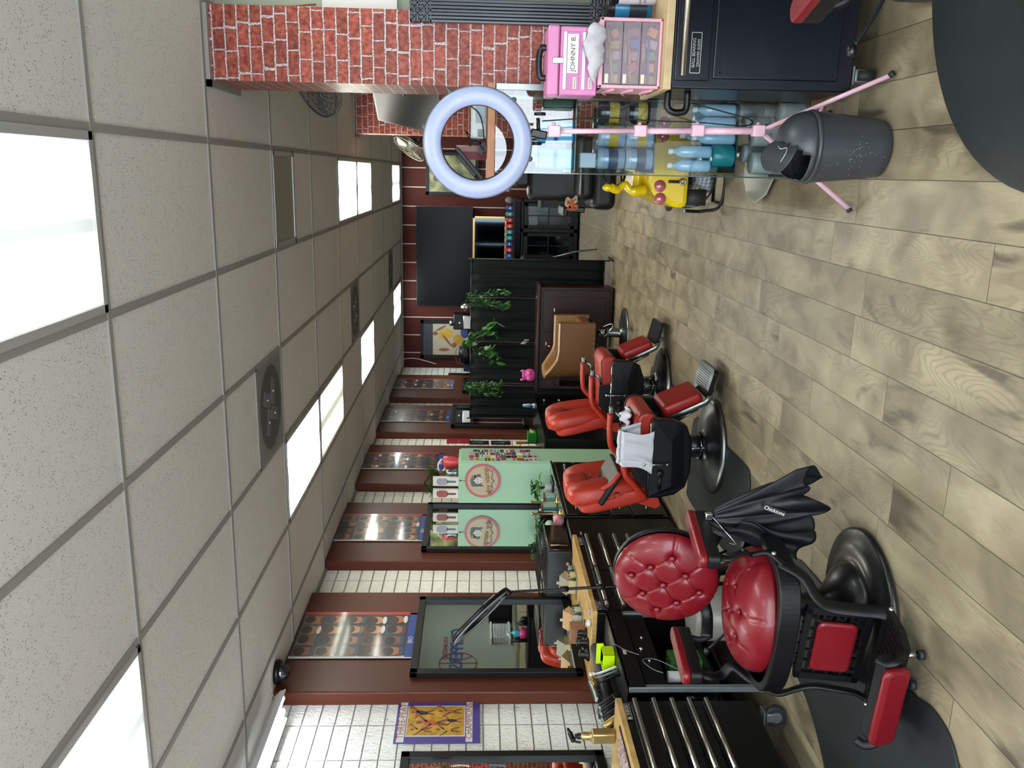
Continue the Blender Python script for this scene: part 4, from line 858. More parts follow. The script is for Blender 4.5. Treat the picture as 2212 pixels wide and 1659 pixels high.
for (x, z, m_) in ((-2.78, .94, mat('macaron_pink', '#c57f8e', .4)), (-2.84, 1.0, mat('macaron_mint', '#a6cbbd', .4))):
    b = MB(); b.cyl((x, 6.45, z), (x, 6.57, z), .034, .034, m_, 24); b.lathe([(.036, -.006), (.036, .006)], m=paper, seg=24, M=Matrix.Translation((x, 6.51, z)) @ rotm(90)); b.bx(x - .02, x + .02, 6.46, 6.56, .903, z - .03, m_)
    tag(b.build('vanity_case'), 'pink round vanity case on the dresser glass' if m_.name.endswith('pink') else 'mint round vanity case behind the pink one on the dresser', 'case')
potted('leafy plant in mint pot above the microwave', (-2.96, 6.64, .903), mat('pot_mint', '#b7d3cb', .4), .045, .10, 34, .13, .07, .05, seed=5, up=.14)
potted('bushy small leaved plant by the wall beside the microwave', (-3.07, 6.47, .903), mat('pot_brown', '#6b4a2e', .7), .04, .09, 60, .12, .04, .025, seed=6, up=.18)
# mirrors on the wall
def wall_mirror(label, x, y0, y1, z0, z1, fw=.05, lean=0):
    t = thing('wall_mirror', label, 'mirror', (x, (y0 + y1) / 2, z0)); w = y1 - y0; h = z1 - z0; b = MB()
    for (cy, cz, sy, sz) in ((0, fw / 2, w, fw), (0, h - fw / 2, w, fw), (-w / 2 + fw / 2, h / 2, fw, h), (w / 2 - fw / 2, h / 2, fw, h)): b.prism(rrect(sy, sz, .003, 1, cy, cz), .035, FX, fblk)
    b.build('frame', None, t, bev=.004); b = MB(); b.prism(rrect(w - fw * 2 + .01, h - fw * 2 + .01, .001, 1, 0, h / 2), .01, FX @ Matrix.Translation((0, 0, .002)), mirror); b.build('glass', None, t); return t
wall_mirror('large black framed mirror on the brown pilaster above the clipper heap', -3.175, 4.87, 5.885, .905, 2.035)
wall_mirror('black framed mirror reflecting the mint cabinet', -3.175, 6.73, 7.78, .96, 2.08)
wall_mirror('black framed mirror at the frame edge with a sun ornament', -3.265, 3.25, 4.225, .87, 2.03)
wall_mirror('black framed mirror half hidden by the curtain screen end', -3.175, 10.38, 11.40, .95, 1.94)
wall_mirror('black framed mirror farthest along the wall, above the curtain screen', -3.175, 12.15, 12.98, .95, 1.82)
t = thing('sun_ornament', 'brown sun face ornament with bead strings hanging on the edge mirror', 'ornament', (-3.22, 4.05, 1.80)); b = MB(); sunm = mat('sun_bronze', '#6d4a2a', .5, .3)
b.lathe([(0, .012), (.03, .01), (.038, 0)], m=sunm, seg=24, M=FX); 
for k in range(14):
    a = 2 * PI * k / 14; b.tube(bez([(0, .036 * math.cos(a), .036 * math.sin(a)), (.0, .055 * math.cos(a + .15), .055 * math.sin(a + .15)), (0, .072 * math.cos(a - .05), .072 * math.sin(a - .05))], 4), [.007] * 4 + [.005] * 4 + [.002], sunm, 6)
b.build('sun', None, t); b = MB(); beads = [mat('bead_red', '#a12732', .4), mat('bead_blue', '#3b7f95', .4), mat('bead_white', '#c9c2ae', .4)]
for s_ in range(3):
    for k in range(26): b.sph((0, -.03 + s_ * .03 + .008 * math.sin(k * .4), -.06 - k * .012), .0055, beads[(k // 9 + s_) % 3], 6)
b.build('bead_string', None, t)['kind'] = 'stuff'
# --------------------------------------------------------------- posters
skins = [mat('print_skin_%d' % k, c, .35) for k, c in enumerate(('#a3694a', '#7d4c34', '#bd8560', '#6b4433'))]; hairs = [mat('print_hair_%d' % k, c, .35) for k, c in enumerate(('#15100e', '#241a16', '#33261f'))]
cellb = [mat('print_bg_%d' % k, c, .35) for k, c in enumerate(('#1c1e22', '#5a3328', '#6d5f52', '#33435e'))]
pred = mat('print_red', '#b32a28', .3); pblue = mat('print_blue', '#22418f', .3); pwhite = mat('print_white', '#cfcfd2', .35)
def haircut_poster(label, y0, y1, z0, z1, seed, x=-3.172):
    rnd = random.Random(seed); w = y1 - y0; h = z1 - z0; t = thing('haircut_poster', label, 'poster', (x, (y0 + y1) / 2, z0), 0, 'haircut posters on the pilasters')
    b = MB(); b.prism(rrect(w, h, .003, 1, 0, h / 2), .002, FX, pwhite); e = .0022
    def patch(cx, cz, sx, sz, m, lv): b.quad([(e + lv * .0003, cx - sx / 2, cz - sz / 2), (e + lv * .0003, cx + sx / 2, cz - sz / 2), (e + lv * .0003, cx + sx / 2, cz + sz / 2), (e + lv * .0003, cx - sx / 2, cz + sz / 2)], m)
    def ell(cx, cz, rx, rz, m, lv, a0=0): b.bm.faces.new([b.bm.verts.new((e + lv * .0003, cx + rx * math.cos(a0 + k * PI / 8), cz + rz * math.sin(a0 + k * PI / 8))) for k in range(16)]).material_index = b.mi(m)
    patch(.012, h / 2, w - .03, h, cellb[0], 1); patch(w / 2 - .018, h / 2, .036, h, pred, 2); patch(0, .03, w - .02, .06, pblue, 2); rows = 5; cols = 4; ch = (h - .08) / rows; cw = (w - .06) / cols
    for r in range(rows):
        for c_ in range(cols):
            cx = -w / 2 + .015 + (c_ + .5) * cw; cz = .075 + (r + .5) * ch; patch(cx, cz, cw * .93, ch * .92, rnd.choice(cellb), 3)
            ox_ = rnd.uniform(-.06, .06) * cw; ell(cx + ox_, cz - .04 * ch, cw * .36, ch * .36, rnd.choice(skins), 4); ell(cx + ox_ + rnd.uniform(-.08, .08) * cw, cz + .15 * ch, cw * .38, ch * .25, rnd.choice(hairs), 5)
            ell(cx + ox_, cz - .42 * ch, cw * .38, ch * .10, rnd.choice(cellb + [pwhite]), 5)
    b.build('sheet', None, t); text('BRO', .045, FX @ Matrix.Translation((-.08, .032, .004)), pwhite, t, ext=.0002)
    # plastic wrap over the print
    return t
MATS['print_blue'].node_tree.nodes['Principled BSDF'].inputs['Coat Weight'].default_value = .6
for m_ in skins + hairs + cellb + [pred]: m_.node_tree.nodes['Principled BSDF'].inputs['Coat Weight'].default_value = .7
haircut_poster('glossy haircut poster above the large near mirror', 5.09, 5.70, 2.03, 2.86, 1)
haircut_poster('glossy haircut poster above the mirror that reflects the mint cabinet', 6.95, 7.55, 2.06, 2.86, 2)
haircut_poster('glossy haircut poster behind the plants on top of the mint cabinet', 8.81, 9.37, 1.98, 2.86, 3)
haircut_poster('haircut poster above the mirror half hidden by the screen end', 10.63, 11.22, 1.96, 2.86, 4)
haircut_poster('farthest haircut poster, nearest the red back wall', 12.37, 12.98, 1.96, 2.86, 5)
# champions print
t = thing('team_poster', 'purple and yellow basketball print reading three-peat champions on the white block wall', 'poster', (-3.266, 4.535, 1.58)); w, h = .40, .51
b = MB(); purple = mat('print_purple', '#4b3f86', .4); yel = mat('print_yellow', '#b58c2c', .4, var=.35, vscale=18); e = .011
b.prism(rrect(w, h, .002, 1, 0, h / 2), .010, FX, purple)
def P2(y0, y1, z0, z1, m, lv): b.quad([(e + lv * .0003, y0, z0), (e + lv * .0003, y1, z0), (e + lv * .0003, y1, z1), (e + lv * .0003, y0, z1)], m)
P2(-.20, .20, .045, .085, pwhite, 1); P2(-.20, .20, h - .06, h - .015, pwhite, 1); P2(-.15, .15, .09, h - .065, pwhite, 1); P2(-.14, .14, .095, h - .07, yel, 2)
rnd = random.Random(4)
for (cy, cz, s_, c_) in ((-.02, .30, 1.2, '#b4572a'), (-.09, .20, .9, '#b58a3a'), (.09, .19, .9, '#a46a34'), (.08, .36, .9, '#2c2540'), (-.09, .36, .8, '#b58a3a'), (0, .17, .7, '#2c2540')):
    mm = mat('print_kit' + c_[1:], c_, .4)
    def E(y, z, ry, rz, m, lv, rot=0): b.bm.faces.new([b.bm.verts.new((e + lv * .0003, y + ry * math.cos(k * PI / 6) * math.cos(rot) - rz * math.sin(k * PI / 6) * math.sin(rot), z + ry * math.cos(k * PI / 6) * math.sin(rot) + rz * math.sin(k * PI / 6) * math.cos(rot))) for k in range(12)]).material_index = b.mi(m)
    E(cy, cz, .022 * s_, .045 * s_, mm, 3, rnd.uniform(-.4, .4)); E(cy + .005, cz + .058 * s_, .013 * s_, .015 * s_, skins[1], 4)
    E(cy + .035 * s_, cz + .04 * s_, .007 * s_, .04 * s_, skins[1], 3, -.9); E(cy - .035 * s_, cz + .02 * s_, .007 * s_, .04 * s_, skins[1], 3, .8); E(cy - .012, cz - .06 * s_, .009 * s_, .035 * s_, skins[1], 3, -.3); E(cy + .016, cz - .06 * s_, .009 * s_, .035 * s_, skins[1], 3, .4)
    E(cy + .065 * s_, cz + .07 * s_, .014 * s_, .014 * s_, mat('print_ball', '#9a4a22', .4), 5)
b.build('print', None, t); tg = mat('print_gold_text', '#9a5b3a', .5)
text('THREE-PEAT', .058, FX @ Matrix.Translation((0, h - .037, .0125)), tg, t, ext=.0002, sx=1.05); text('CHAMPIONS', .058, FX @ Matrix.Translation((0, .065, .0125)), tg, t, ext=.0002, sx=1.05)
# red sachet, packages on the wall
def card(name, label, cat, y0, y1, z0, z1, m, x=-3.268, th=.012, deco=None, group=None):
    b = MB(); b.bx(x, x + th, y0, y1, z0, z1, m, bev=.002)
    if deco: deco(b, x + th + .0005)
    return tag(b.build(name), label, cat, group)
teal = mat('print_teal', '#2a7d77', .4); pk = mat('package_black', '#141619', .35)
card('hair_package', 'red sachet with white script pinned high on the white wall', 'package', 10.02, 10.20, 1.70, 1.98, mat('sachet_red', '#8f1f33', .35), deco=lambda b, x: b.tube(bez([(x, 10.06 + .02 * k, 1.82 + .012 * (k % 2)) for k in range(6)]), .0015, pwhite, 4))
for z0 in (1.46, 1.19):
    card('tool_package', 'black package with teal print pinned beside the mint cabinet, %s one' % ('upper' if z0 > 1.3 else 'lower'), 'package', 9.985, 10.12, z0, z0 + .24, pk, deco=lambda b, x: (b.box((x, 10.06, z0 + .12), (.002, .02, .17), teal, (20, 0, 0)), b.box((x, 10.02, z0 + .10), (.002, .03, .05), teal)), group='packages on the white wall')
b = MB(); b.bx(-3.268, -3.25, 13.0, 13.75, 1.5, 2.08, fblk); o = b.build('framed_print'); tag(o, 'dark framed print with white emblem by the red back wall corner', 'picture')
b = MB(); b.prism([(-.1, .12), (.1, .12), (.12, .2), (.05, .16), (0, .22), (-.05, .16), (-.12, .2)], .001, onx(-3.249, 13.35, 1.72), pwhite); b.build('emblem', None, o)
# security camera dome and the tube light
t = thing('security_camera', 'black dome security camera at the ceiling edge above the first brown pilaster', 'camera', (-3.10, 4.82, ZC - .002)); b = MB(); b.lathe([(0, 0), (.078, 0), (.078, -.02), (.07, -.035), (.06, -.036)], m=blkp, seg=32); b.build('housing', None, t)
b = MB(); b.lathe([(.058, -.034), (.055, -.055), (.04, -.078), (.02, -.09), (0, -.093)], m=mat('dome_smoke', '#1c1d20', .06, coat=1), seg=32); b.build('dome', None, t)
b = MB(); b.tube(bez([(-3.02, 4.72, ZC - .002), (-3.05, 4.6, ZC - .02), (-3.09, 4.50, 2.80)]), .002, whitep, 6); tag(b.build('cable'), 'thin white cord from the ceiling to the tube light', 'cable')
t = thing('tube_light', 'bright white twin tube shop light hanging beside the block wall', 'tube light', (-3.10, 3.87, 2.77))
b = MB(); M = Matrix.Translation((0, -.62, 0)); b.prism([(-.10, -.035), (-.085, .0), (-.05, .03), (.05, .03), (.085, .0), (.10, -.035), (.096, -.037), (.08, -.004), (.047, .024), (-.047, .024), (-.08, -.004), (-.096, -.037)], 1.24, frame_M((0, .62, 0), (1, 0, 0), (0, 0, 1)), mat('reflector_white', '#d8dadb', .35)); b.build('reflector', None, t)
tubem = mat('tube_glow', '#f2f8ff', .4, emit=6)
for s_ in (-.045, .045):
    b = MB(); b.cyl((s_, -.60, -.015), (s_, .60, -.015), .014, .014, tubem, 16); b.build('tube', None, t)
    b = MB(); b.cyl((s_, .60, -.015), (s_, .625, -.015), .016, .016, whitep, 14); b.build('tube_socket', None, t)
# black tripod ring light behind the oxblood chair
t = thing('ring_light', 'black ring light on a thin tripod, tilted, behind the oxblood chair', 'ring light', (-2.38, 4.62, 0))
b = MB(); b.tube([(0, 0, .12), (-.02, 0, .8), (-.055, 0, 1.40)], .009, blkp, 10); b.tube([(0.0, 0, .12), (-.012, 0, .7)], .013, blkp, 10); b.build('pole', None, t)
for z, x in ((.84, -.02), (1.06, -.034)):
    b = MB(); b.cyl((x - .001, 0, z), (x - .003, 0, z + .05), .017, .017, blkp, 14); b.cyl((x, 0, z + .02), (x, -.03, z + .02), .007, .01, blkp, 10); b.build('collar', None, t)
for a in (80, 205, 325):
    b = MB(); ca, sa = math.cos(math.radians(a)), math.sin(math.radians(a)); b.tube([(0, 0, .50), (.34 * ca, .34 * sa, .012)], .009, blkp, 8); b.tube([(0, 0, .16), (.2 * ca, .2 * sa, .21)], .006, blkp, 8); b.build('leg', None, t)
ct = math.radians(15); za = -(UP + RIGHT).normalized(); RM = frame_M((-.20, -.02, 1.585), (UP - RIGHT).normalized(), FWD * math.cos(ct) + za * math.sin(ct))
b = MB(); b.lathe([(.155, -.012), (.15, .0), (.155, .012), (.225, .012), (.23, 0), (.225, -.012), (.155, -.012)], m=blkp, seg=56, M=RM); b.build('ring_body', None, t)
b = MB(); b.lathe([(.157, .0125), (.157, .016), (.223, .016), (.223, .0125)], m=mat('ring_diffuser_grey', '#8c8f94', .5), seg=56, M=RM); b.build('diffuser', None, t)
b = MB(); b.box((-.11, -.03, 1.52), (.10, .03, .05), blkp, (0, 45, 0), bev=.006); b.sph((-.06, 0, 1.42), .02, blkp, 12); b.tube([(-.055, 0, 1.40), (-.08, -.01, 1.46), (-.10, -.02, 1.50)], .01, blkp, 8); b.build('mount', None, t)
# ================================================================ right side: navy chest, display case, ring light
ch2 = dup(bpy.data.objects['barber_chair'], (.79, 2.40, 0.016), 10, 'oxblood barber chair standing on the round mat, cut by the frame edge')
t = thing('tool_chest', 'navy steel rolling tool chest with pale wooden top below the brick pillar', 'tool chest', (.345, 3.58, 0)); W2 = 1.17; Dp = .50
b = MB(); b.bx(0, W2, .006, Dp, .115, .855, navy, bev=.006); b.build('cabinet', None, t)
b = MB(); b.bx(-.006, W2 + .01, -.008, Dp + .005, .857, .888, woodp, bev=.003); b.build('wood_top', None, t)
b = MB(); b.bx(.03, W2 - .03, -.006, .008, .705, .845, navy, bev=.004); d = b.build('drawer', None, t); b = MB(); b.tube([(.045, -.026, .815), (W2 - .05, -.026, .815)], .0125, steel, 12); b.box((.6, -.012, .815), (1.0, .02, .008), navy); b.build('handle', None, d)
M = ony(.135, -.0065, .765) ; b = MB(); b.prism(rrect(.155, .042, .003, 1), .0008, M, silver); b.prism(rrect(.150, .037, .002, 1), .001, M, navy); p = b.build('badge', None, t)
b = None; MM = M @ Matrix.Translation((0, 0, .0013)); text('BALL BEARING', .0168, MM @ Matrix.Translation((0, .008, 0)), silver, p, ext=.0003); text('DRAWER SLIDES', .0142, MM @ Matrix.Translation((0, -.010, 0)), silver, p, ext=.0003)
b = MB(); b.bx(.04, W2 - .04, -.006, .008, .18, .69, navy, bev=.005); b.build('door', None, t)
b = MB(); b.bx(.06, W2 - .06, -.009, .0, .20, .205, navy); b.bx(.06, W2 - .06, -.009, .0, .66, .665, navy); b.bx(.06, .065, -.009, 0, .2, .665, navy); b.build('door_seam', None, t)
b = MB(); b.tube(bez([(0, .12, .84), (-.06, .12, .84), (-.082, .12, .82), (-.085, .12, .785), (-.07, .12, .76), (0, .12, .758)], 6), .014, blkp, 12); b.build('side_handle', None, t)
for (x, y) in ((.07, .06), (.07, Dp - .06), (W2 - .07, .06), (W2 - .07, Dp - .06)):
    b = MB(); caster(b, x, y, .045, 'x'); b.build('caster', None, t)
# pink three drawer organizer
pinkp = mat('pink_plastic', '#cf9aa8', .35); pinkc = mat('pink_case', '#c0709e', .4); clr = mat('drawer_plastic', '#b9aeb6', .2, alpha=.24)
t = thing('drawer_organizer', 'pale pink three drawer organizer with clear drawers on the navy chest', 'organizer', (.345, 3.64, .889)); w, d_, h = .27, .26, .255
b = MB()
for q in ((0, w, 0, d_, 0, .012), (0, w, 0, d_, h - .018, h), (0, .014, 0, d_, 0, h), (w - .014, w, 0, d_, 0, h), (0, w, d_ - .01, d_, 0, h)): b.bx(*q, pinkp, bev=.004)
for k in range(3): b.tube(bez([(-.003, .02, .03 + k * .08), (-.005, .12, .055 + k * .08), (-.003, .24, .03 + k * .08)]), .007, pinkp, 6)
b.build('shell', None, t)
stuffc = [mat('item_' + n_, c_, .5) for n_, c_ in (('yellow', '#b8a04a'), ('plum', '#7a3b68'), ('orange', '#c9804f'), ('green', '#58795a'), ('blue', '#4463a8'), ('red', '#a03a3a'), ('pinkish', '#b592a5'), ('olive', '#85803a'))]
for k in range(3):
    z = .014 + k * .074
    b = MB()
    for q in ((.016, w - .016, .004, .006, z, z + .07), (.016, w - .016, .004, d_ - .02, z, z + .003), (.016, .018, .004, d_ - .02, z, z + .07), (w - .018, w - .016, .004, d_ - .02, z, z + .07)): b.bx(*q, clr)
    b.tube([(w / 2 - .04, -.004, z + .06), (w / 2 + .04, -.004, z + .06)], .008, clr, 10); dd = b.build('drawer', None, t)
    rnd = random.Random(k + 5)
    for j in range(5):
        b = MB(); x = .03 + j * .045; b.box((x + .01, .03 + rnd.random() * .05, z + .02), (.035, .02, .03 + rnd.random() * .02), rnd.choice(stuffc), (rnd.uniform(-20, 20), rnd.uniform(-30, 30), 0), bev=.004); b.build('content', None, dd)
    b = MB(); b.cyl((.03, .035, z + .03), (w - .04, .035, z + .035 + .01 * k), .005, .005, stuffc[(0, 2, 4)[2 - k]], 8); b.build('content', None, dd)
    b = MB(); b.bx(.02, .055, .0025, .004, z + .052, z + .066, mat('label_ivory', '#cfc4b0', .6)); b.build('label', None, dd)
# pink caboodle case
t = thing('train_case', 'bright pink beauty case with black handle and white name strip, on the pink organizer', 'case', (.315, 3.66, 1.146)); w, d_, h = .265, .19, .205
b = MB(); b.bx(0, w, 0, d_, 0, h - .05, pinkc, bev=.006); b.build('body', None, t); b = MB(); b.bx(-.003, w + .003, -.004, d_ + .003, h - .048, h, pinkc, bev=.008); b.build('lid', None, t)
for k, (z0, z1) in enumerate(((.075, .145), (.012, .068))):
    b = MB(); b.bx(.02, w - .02, -.003, .0, z0, z1, mat('pink_drawer', '#b0699a', .4), bev=.002); d = b.build('drawer', None, t); b = MB(); b.bx(.022, w - .022, -.007, -.002, z1 - .016, z1 - .004, mat('silver_rail', '#a8b0ba', .35, .4)); b.build('rail', None, d)
    if k == 0:
        b = MB(); b.bx(.085, .235, -.0045, -.003, z0 + .006, z1 - .02, paper); q = b.build('name_label', None, d); text('JOHNNY B.', .0275, ony(.16, -.005, z0 + .027), ink, q, ext=.0003)
    b = MB(); b.bx(.025, .07, -.0045, -.003, z0 + .01, z0 + .024, MATS['label_ivory']); q = b.build('label', None, d); text('PERSONAL', .008, ony(.0475, -.005, z0 + .017), ink, q, ext=.0002)
b = MB(); b.bx(w / 2 - .012, w / 2 + .012, -.008, 0, h - .065, h - .02, chromew, bev=.002); b.build('latch', None, t)
b = MB(); b.tube(bez([(w / 2 - .06, .09, h), (w / 2 - .055, .09, h + .022), (w / 2, .09, h + .03), (w / 2 + .055, .09, h + .022), (w / 2 + .06, .09, h)]), .009, blkp, 10, flat=(1, 1.5)); b.build('handle', None, t)
b = MB(); b.bx(-.0045, -.003, .02, .05, .16, .20, MATS['label_ivory']); b.build('side_label', None, t)
bagm = mat('thin_white_plastic', '#aba5aa', .45, bump=.8, bscale=30)
b = MB(); b.sph((0, 0, 0), (.115, .02, .038), bagm, 36)
for v in b.bm.verts: a = v.co.x * 60; v.co.z += .006 * math.sin(a) + .004 * math.sin(a * 2.3 + v.co.z * 90); v.co.y += .006 * math.sin(a * 1.7 + v.co.z * 60); v.co.z *= 1 + .5 * v.co.x / .115
tag(b.build('plastic_bag', None, None, loc=(.475, 3.615, 1.165)), 'crumpled white plastic bag hanging between the two pink cases', 'bag')
# jars behind
t = can('jar', 'blue jar with black lid behind the pink organizer', 'jar', (.705, 3.95, .889), .045, .19, mat('jar_blue', '#2a7fae', .3), blkp, .035, band=(.1, .5, mat('jar_label_dark', '#22323e', .4)))
t = can('jar', 'white jar with black lid and big letter Q at the frame edge', 'jar', (.742, 3.84, .889), .042, .19, mat('jar_white', '#c9c7cd', .3), blkp, .035)
text('Q', .09, ony(-.0, -.0435, .125), ink, t, ext=.0005); text('MAX CONTROL', .014, ony(0, -.0435, .07), ink, t, ext=.0003); text('HAIR GEL', .02, ony(0, -.0435, .05), ink, t, ext=.0003)
# mirror with a grooved black frame on the pillar
t = thing('wall_mirror', 'mirror in wide grooved black frame on the brick pillar, cut by the frame edge', 'mirror', (.655, 4.165, 1.03)); fgr = mat('grooved_black', '#2a2d35', .3, coat=.3)
b = MB()
for k in range(7):
    o_ = k * .0145; b.bx(o_, o_ + .013, -.03 - .003 * (k % 3), 0, 0, .915, fgr, bev=.003)
    b.bx(.0, .9, -.03 - .003 * (k % 3), 0, .915 - o_ - .013, .915 - o_, fgr, bev=.003); b.bx(.0, .9, -.03 - .003 * (k % 3), 0, o_, o_ + .013, fgr, bev=.003)
b.build('frame', None, t); b = MB(); b.bx(.1, .8, -.018, -.01, .1, .815, mirror); b.build('glass', None, t)
b = MB(); b.bx(.735, 1.05, 4.335, 4.355, 2.02, 2.37, paper); tag(b.build('wall_sign'), 'blank white board behind the brick pillar at the frame edge', 'sign')
b = MB(); b.tube(bez([(.73, 4.30, 2.60), (.735, 4.32, 2.50), (.745, 4.33, 2.44), (.75, 4.34, 2.40)]), .004, mat('cable_red', '#a33322', .5), 6); tag(b.build('cable'), 'short red cable above the blank white board', 'cable')
# ------------------------------------------------------------ glass display case
X0, X1, Y0, Y1 = .0, .40, 4.12, 4.64; gl = glass('case_glass', (.93, .97, .97)); gle = mat('glass_edge', '#2f4a45', .1, spec=.8); alu = mat('case_aluminium', '#8d918f', .35, .7)
t = thing('display_case', 'tall glass display case full of hair products beside the navy chest', 'display case', (X0, Y0, 0)); w = X1 - X0; dp = Y1 - Y0
for (n_, q) in (('front_pane', (0.004, w - .03, 0, .006, .075, 1.55)), ('side_pane', (0, .006, 0, dp, .075, 1.55))):
    b = MB(); b.bx(*q, gl); b.build(n_, None, t)
b = MB(); b.bx(-.001, .005, -.001, .005, .07, 1.55, gle); b.bx(-.001, .004, dp - .006, dp, .07, 1.55, gle); b.build('glass_edge', None, t)
b = MB()
for q in ((w - .03, w, 0, .03, 0, 1.55), (w - .03, w, dp - .03, dp, 0, 1.55)): b.bx(*q, alu, bev=.002)
b.build('post', None, t)
b = MB(); b.bx(-.004, w, -.004, dp, 0, .07, mat('case_base_wood', '#6d4a37', .5, var=.15, vscale=12), bev=.003); b.build('plinth', None, t)
b = MB(); b.bx(-.03, w, -.008, dp, 1.552, 1.587, mat('top_plank', '#a5704c', .5, var=.12, vscale=14), bev=.002); b.build('top_plank', None, t)
for z in (.40, .79, 1.17):
    b = MB(); b.bx(.01, w - .03, .012, dp - .01, z, z + .006, glass('shelf_glass', (.80, .90, .88))); b.bx(.01, w - .03, .0115, .0135, z, z + .006, gle); b.build('shelf', None, t)
lidw = mat('tub_lid_white', '#b9bdbd', .35); tubw = mat('tub_white', '#aab0b0', .4); tealj = mat('jar_teal', '#177c84', .3); bluej = mat('box_blue', '#1f86b8', .3); clearb = mat('bottle_pale', '#8fb2c9', .15, alpha=1); yell = mat('label_yellow', '#a98f2c', .5); gelm = mat('gel_jar', '#7f95ad', .12); darkj = mat('jar_dark', '#23252f', .2)
def tub(loc, r, h, body, lid, label, group, band=None, txt=None):
    t = can('jar', label, 'jar', loc, r, h, body, lid, h * .2, group, band)
    if txt: text(txt, r * .5, ony(0, -r - .001, h * .38), mat('print_grey', '#4a4f55', .5), t, ext=.0002)
    return t
E_ = .0065
k = 0
for row, z in enumerate((.071, .071 + .125)):
    for i, (x, y) in enumerate(((.07, 4.19), (.20, 4.20), (.31, 4.21), (.12, 4.33), (.25, 4.34), (.32, 4.46), (.08, 4.46))):
        if row and i in (2, 6): continue
        r = .052 if i < 2 else .045
        tub((x, y, z), r, .12, tubw, lidw, ('lower' if not row else 'upper') + ' white tub on the bottom of the display case, ' + ['front left', 'front middle', 'front right', 'second row left', 'second row right', 'back right', 'back left'][i], 'white tubs in the display case', txt='lac' if i < 2 else None)
z = .40 + E_
for i, (x, y, r, h, m_) in enumerate(((.10, 4.185, .052, .105, tealj), (.24, 4.30, .055, .11, bluej), (.11, 4.31, .055, .125, bluej), (.31, 4.44, .055, .14, bluej))):
    tub((x, y, z), r, h, m_, tealj, ['teal jar with ridged lid at the front of the second lowest glass shelf', 'blue jar right of the teal jar on the second lowest glass shelf', 'blue jar behind the teal jar', 'blue jar at the back corner of the second lowest shelf'][i], 'teal and blue jars')
ii = 0
for (x, y) in ((.05, 4.17), (.115, 4.165), (.18, 4.18), (.25, 4.19), (.31, 4.2), (.20, 4.42), (.05, 4.44)):
    ii += 1; zz = z + (.112 if ii <= 2 else 0); t = thing('bottle', 'pale blue clear bottle in the display case, ' + ['front left on the teal jar', 'front, second from left, on the teal jar', 'front middle', 'front, fourth from left', 'front right', 'back middle', 'back left'][ii - 1], 'bottle', (x, y, zz), 0, 'pale bottles on the second lowest shelf')
    b = MB(); b.lathe([(0, 0), (.026, 0), (.028, .01), (.028, .14), (.02, .16), (.011, .17), (.011, .185), (0, .185)], m=clearb, seg=20); b.build('body', None, t); b = MB(); b.lathe([(.013, .183), (.013, .205), (0, .205)], m=whitep, seg=16); b.build('cap', None, t)
z = .79 + E_
for i in range(2):
    for j, (x, y) in enumerate(((.075, 4.19), (.18, 4.20), (.29, 4.22), (.13, 4.34), (.27, 4.38))):
        d_ = j in (2, 4); tub((x, y, z + i * .135), .05, .13, darkj if d_ else gelm, darkj if d_ else mat('gel_lid', '#90a3b5', .2), ('upper' if i else 'lower') + (' dark' if d_ else ' pale') + ' gel jar on the middle glass shelf, ' + ['front left', 'front middle', 'front right', 'back left', 'back right'][j], 'gel jars in the display case', band=(.25, .6, yell if j != 0 else mat('label_navy', '#2c3f60', .4)))
b = MB(); b.bx(.03, .10, 4.15, 4.22, z + .272, z + .35, mat('soft_box', '#a9b8c6', .5), bev=.006); b.build
tag(b.build('product_box'), 'pale blue box on top of the front left gel jar', 'box')
z = 1.17 + E_
for i, (x, y, zz, sx, sy, sz, m_, lab) in enumerate(((.07, 4.21, 0, .10, .12, .085, bluej, 'blue tray box at the lower left of the top glass shelf'), (.07, 4.21, .087, .10, .12, .085, bluej, 'blue tray box stacked on the lower left blue one'), (.19, 4.21, 0, .10, .12, .085, bluej, 'blue tray box at the lower right of the top glass shelf'), (.19, 4.21, .087, .10, .12, .085, bluej, 'blue tray box stacked on the lower right blue one'), (.10, 4.36, 0, .10, .10, .12, paper, 'white carton behind the blue trays, left'), (.22, 4.36, 0, .10, .10, .13, paper, 'white carton behind the blue trays, right'), (.32, 4.25, 0, .05, .12, .15, mat('green_bottle_glass', '#1f4a33', .2), 'dark green box at the right end of the top glass shelf'))):
    b = MB(); b.box((x, y, z + zz + sz / 2), (sx, sy, sz), m_, bev=.012); o = tag(b.build('product_box'), lab, 'box', 'boxes on the top glass shelf')
for i, (z_, y_) in enumerate(((1.06 + .008, 4.17),)):
    pass
b = MB(); b.bx(.055, .15, 4.15, 4.155, 1.352, 1.45, mat('soft_grey_card', '#8f999b', .5)); b.prism([(.035 * math.cos(a), .035 * math.sin(a)) for a in [2 * PI * j / 24 for j in range(24)]], .001, ony(.10, 4.148, 1.41), mat('blue_round', '#1b76b5', .4)); b.prism([(.012 * math.cos(a), .012 * math.sin(a)) for a in [2 * PI * j / 24 for j in range(24)]], .001, ony(.10, 4.1465, 1.41), MATS['soft_grey_card']); b.bx(.055, .15, 4.15, 4.18, 1.35, 1.352, paper); tag(b.build('price_card'), 'grey card with a round blue emblem standing on the blue trays', 'card')
text('HT-99828', .05, frame_M((.05, 4.14, .60), (0, 0, -1), (1, 0, 0)) if False else ony(.12, 4.1175, .72), mat('price_blue', '#5a9ad0', .5), bpy.data.objects['display_case'], name='lettering', ext=.0002)
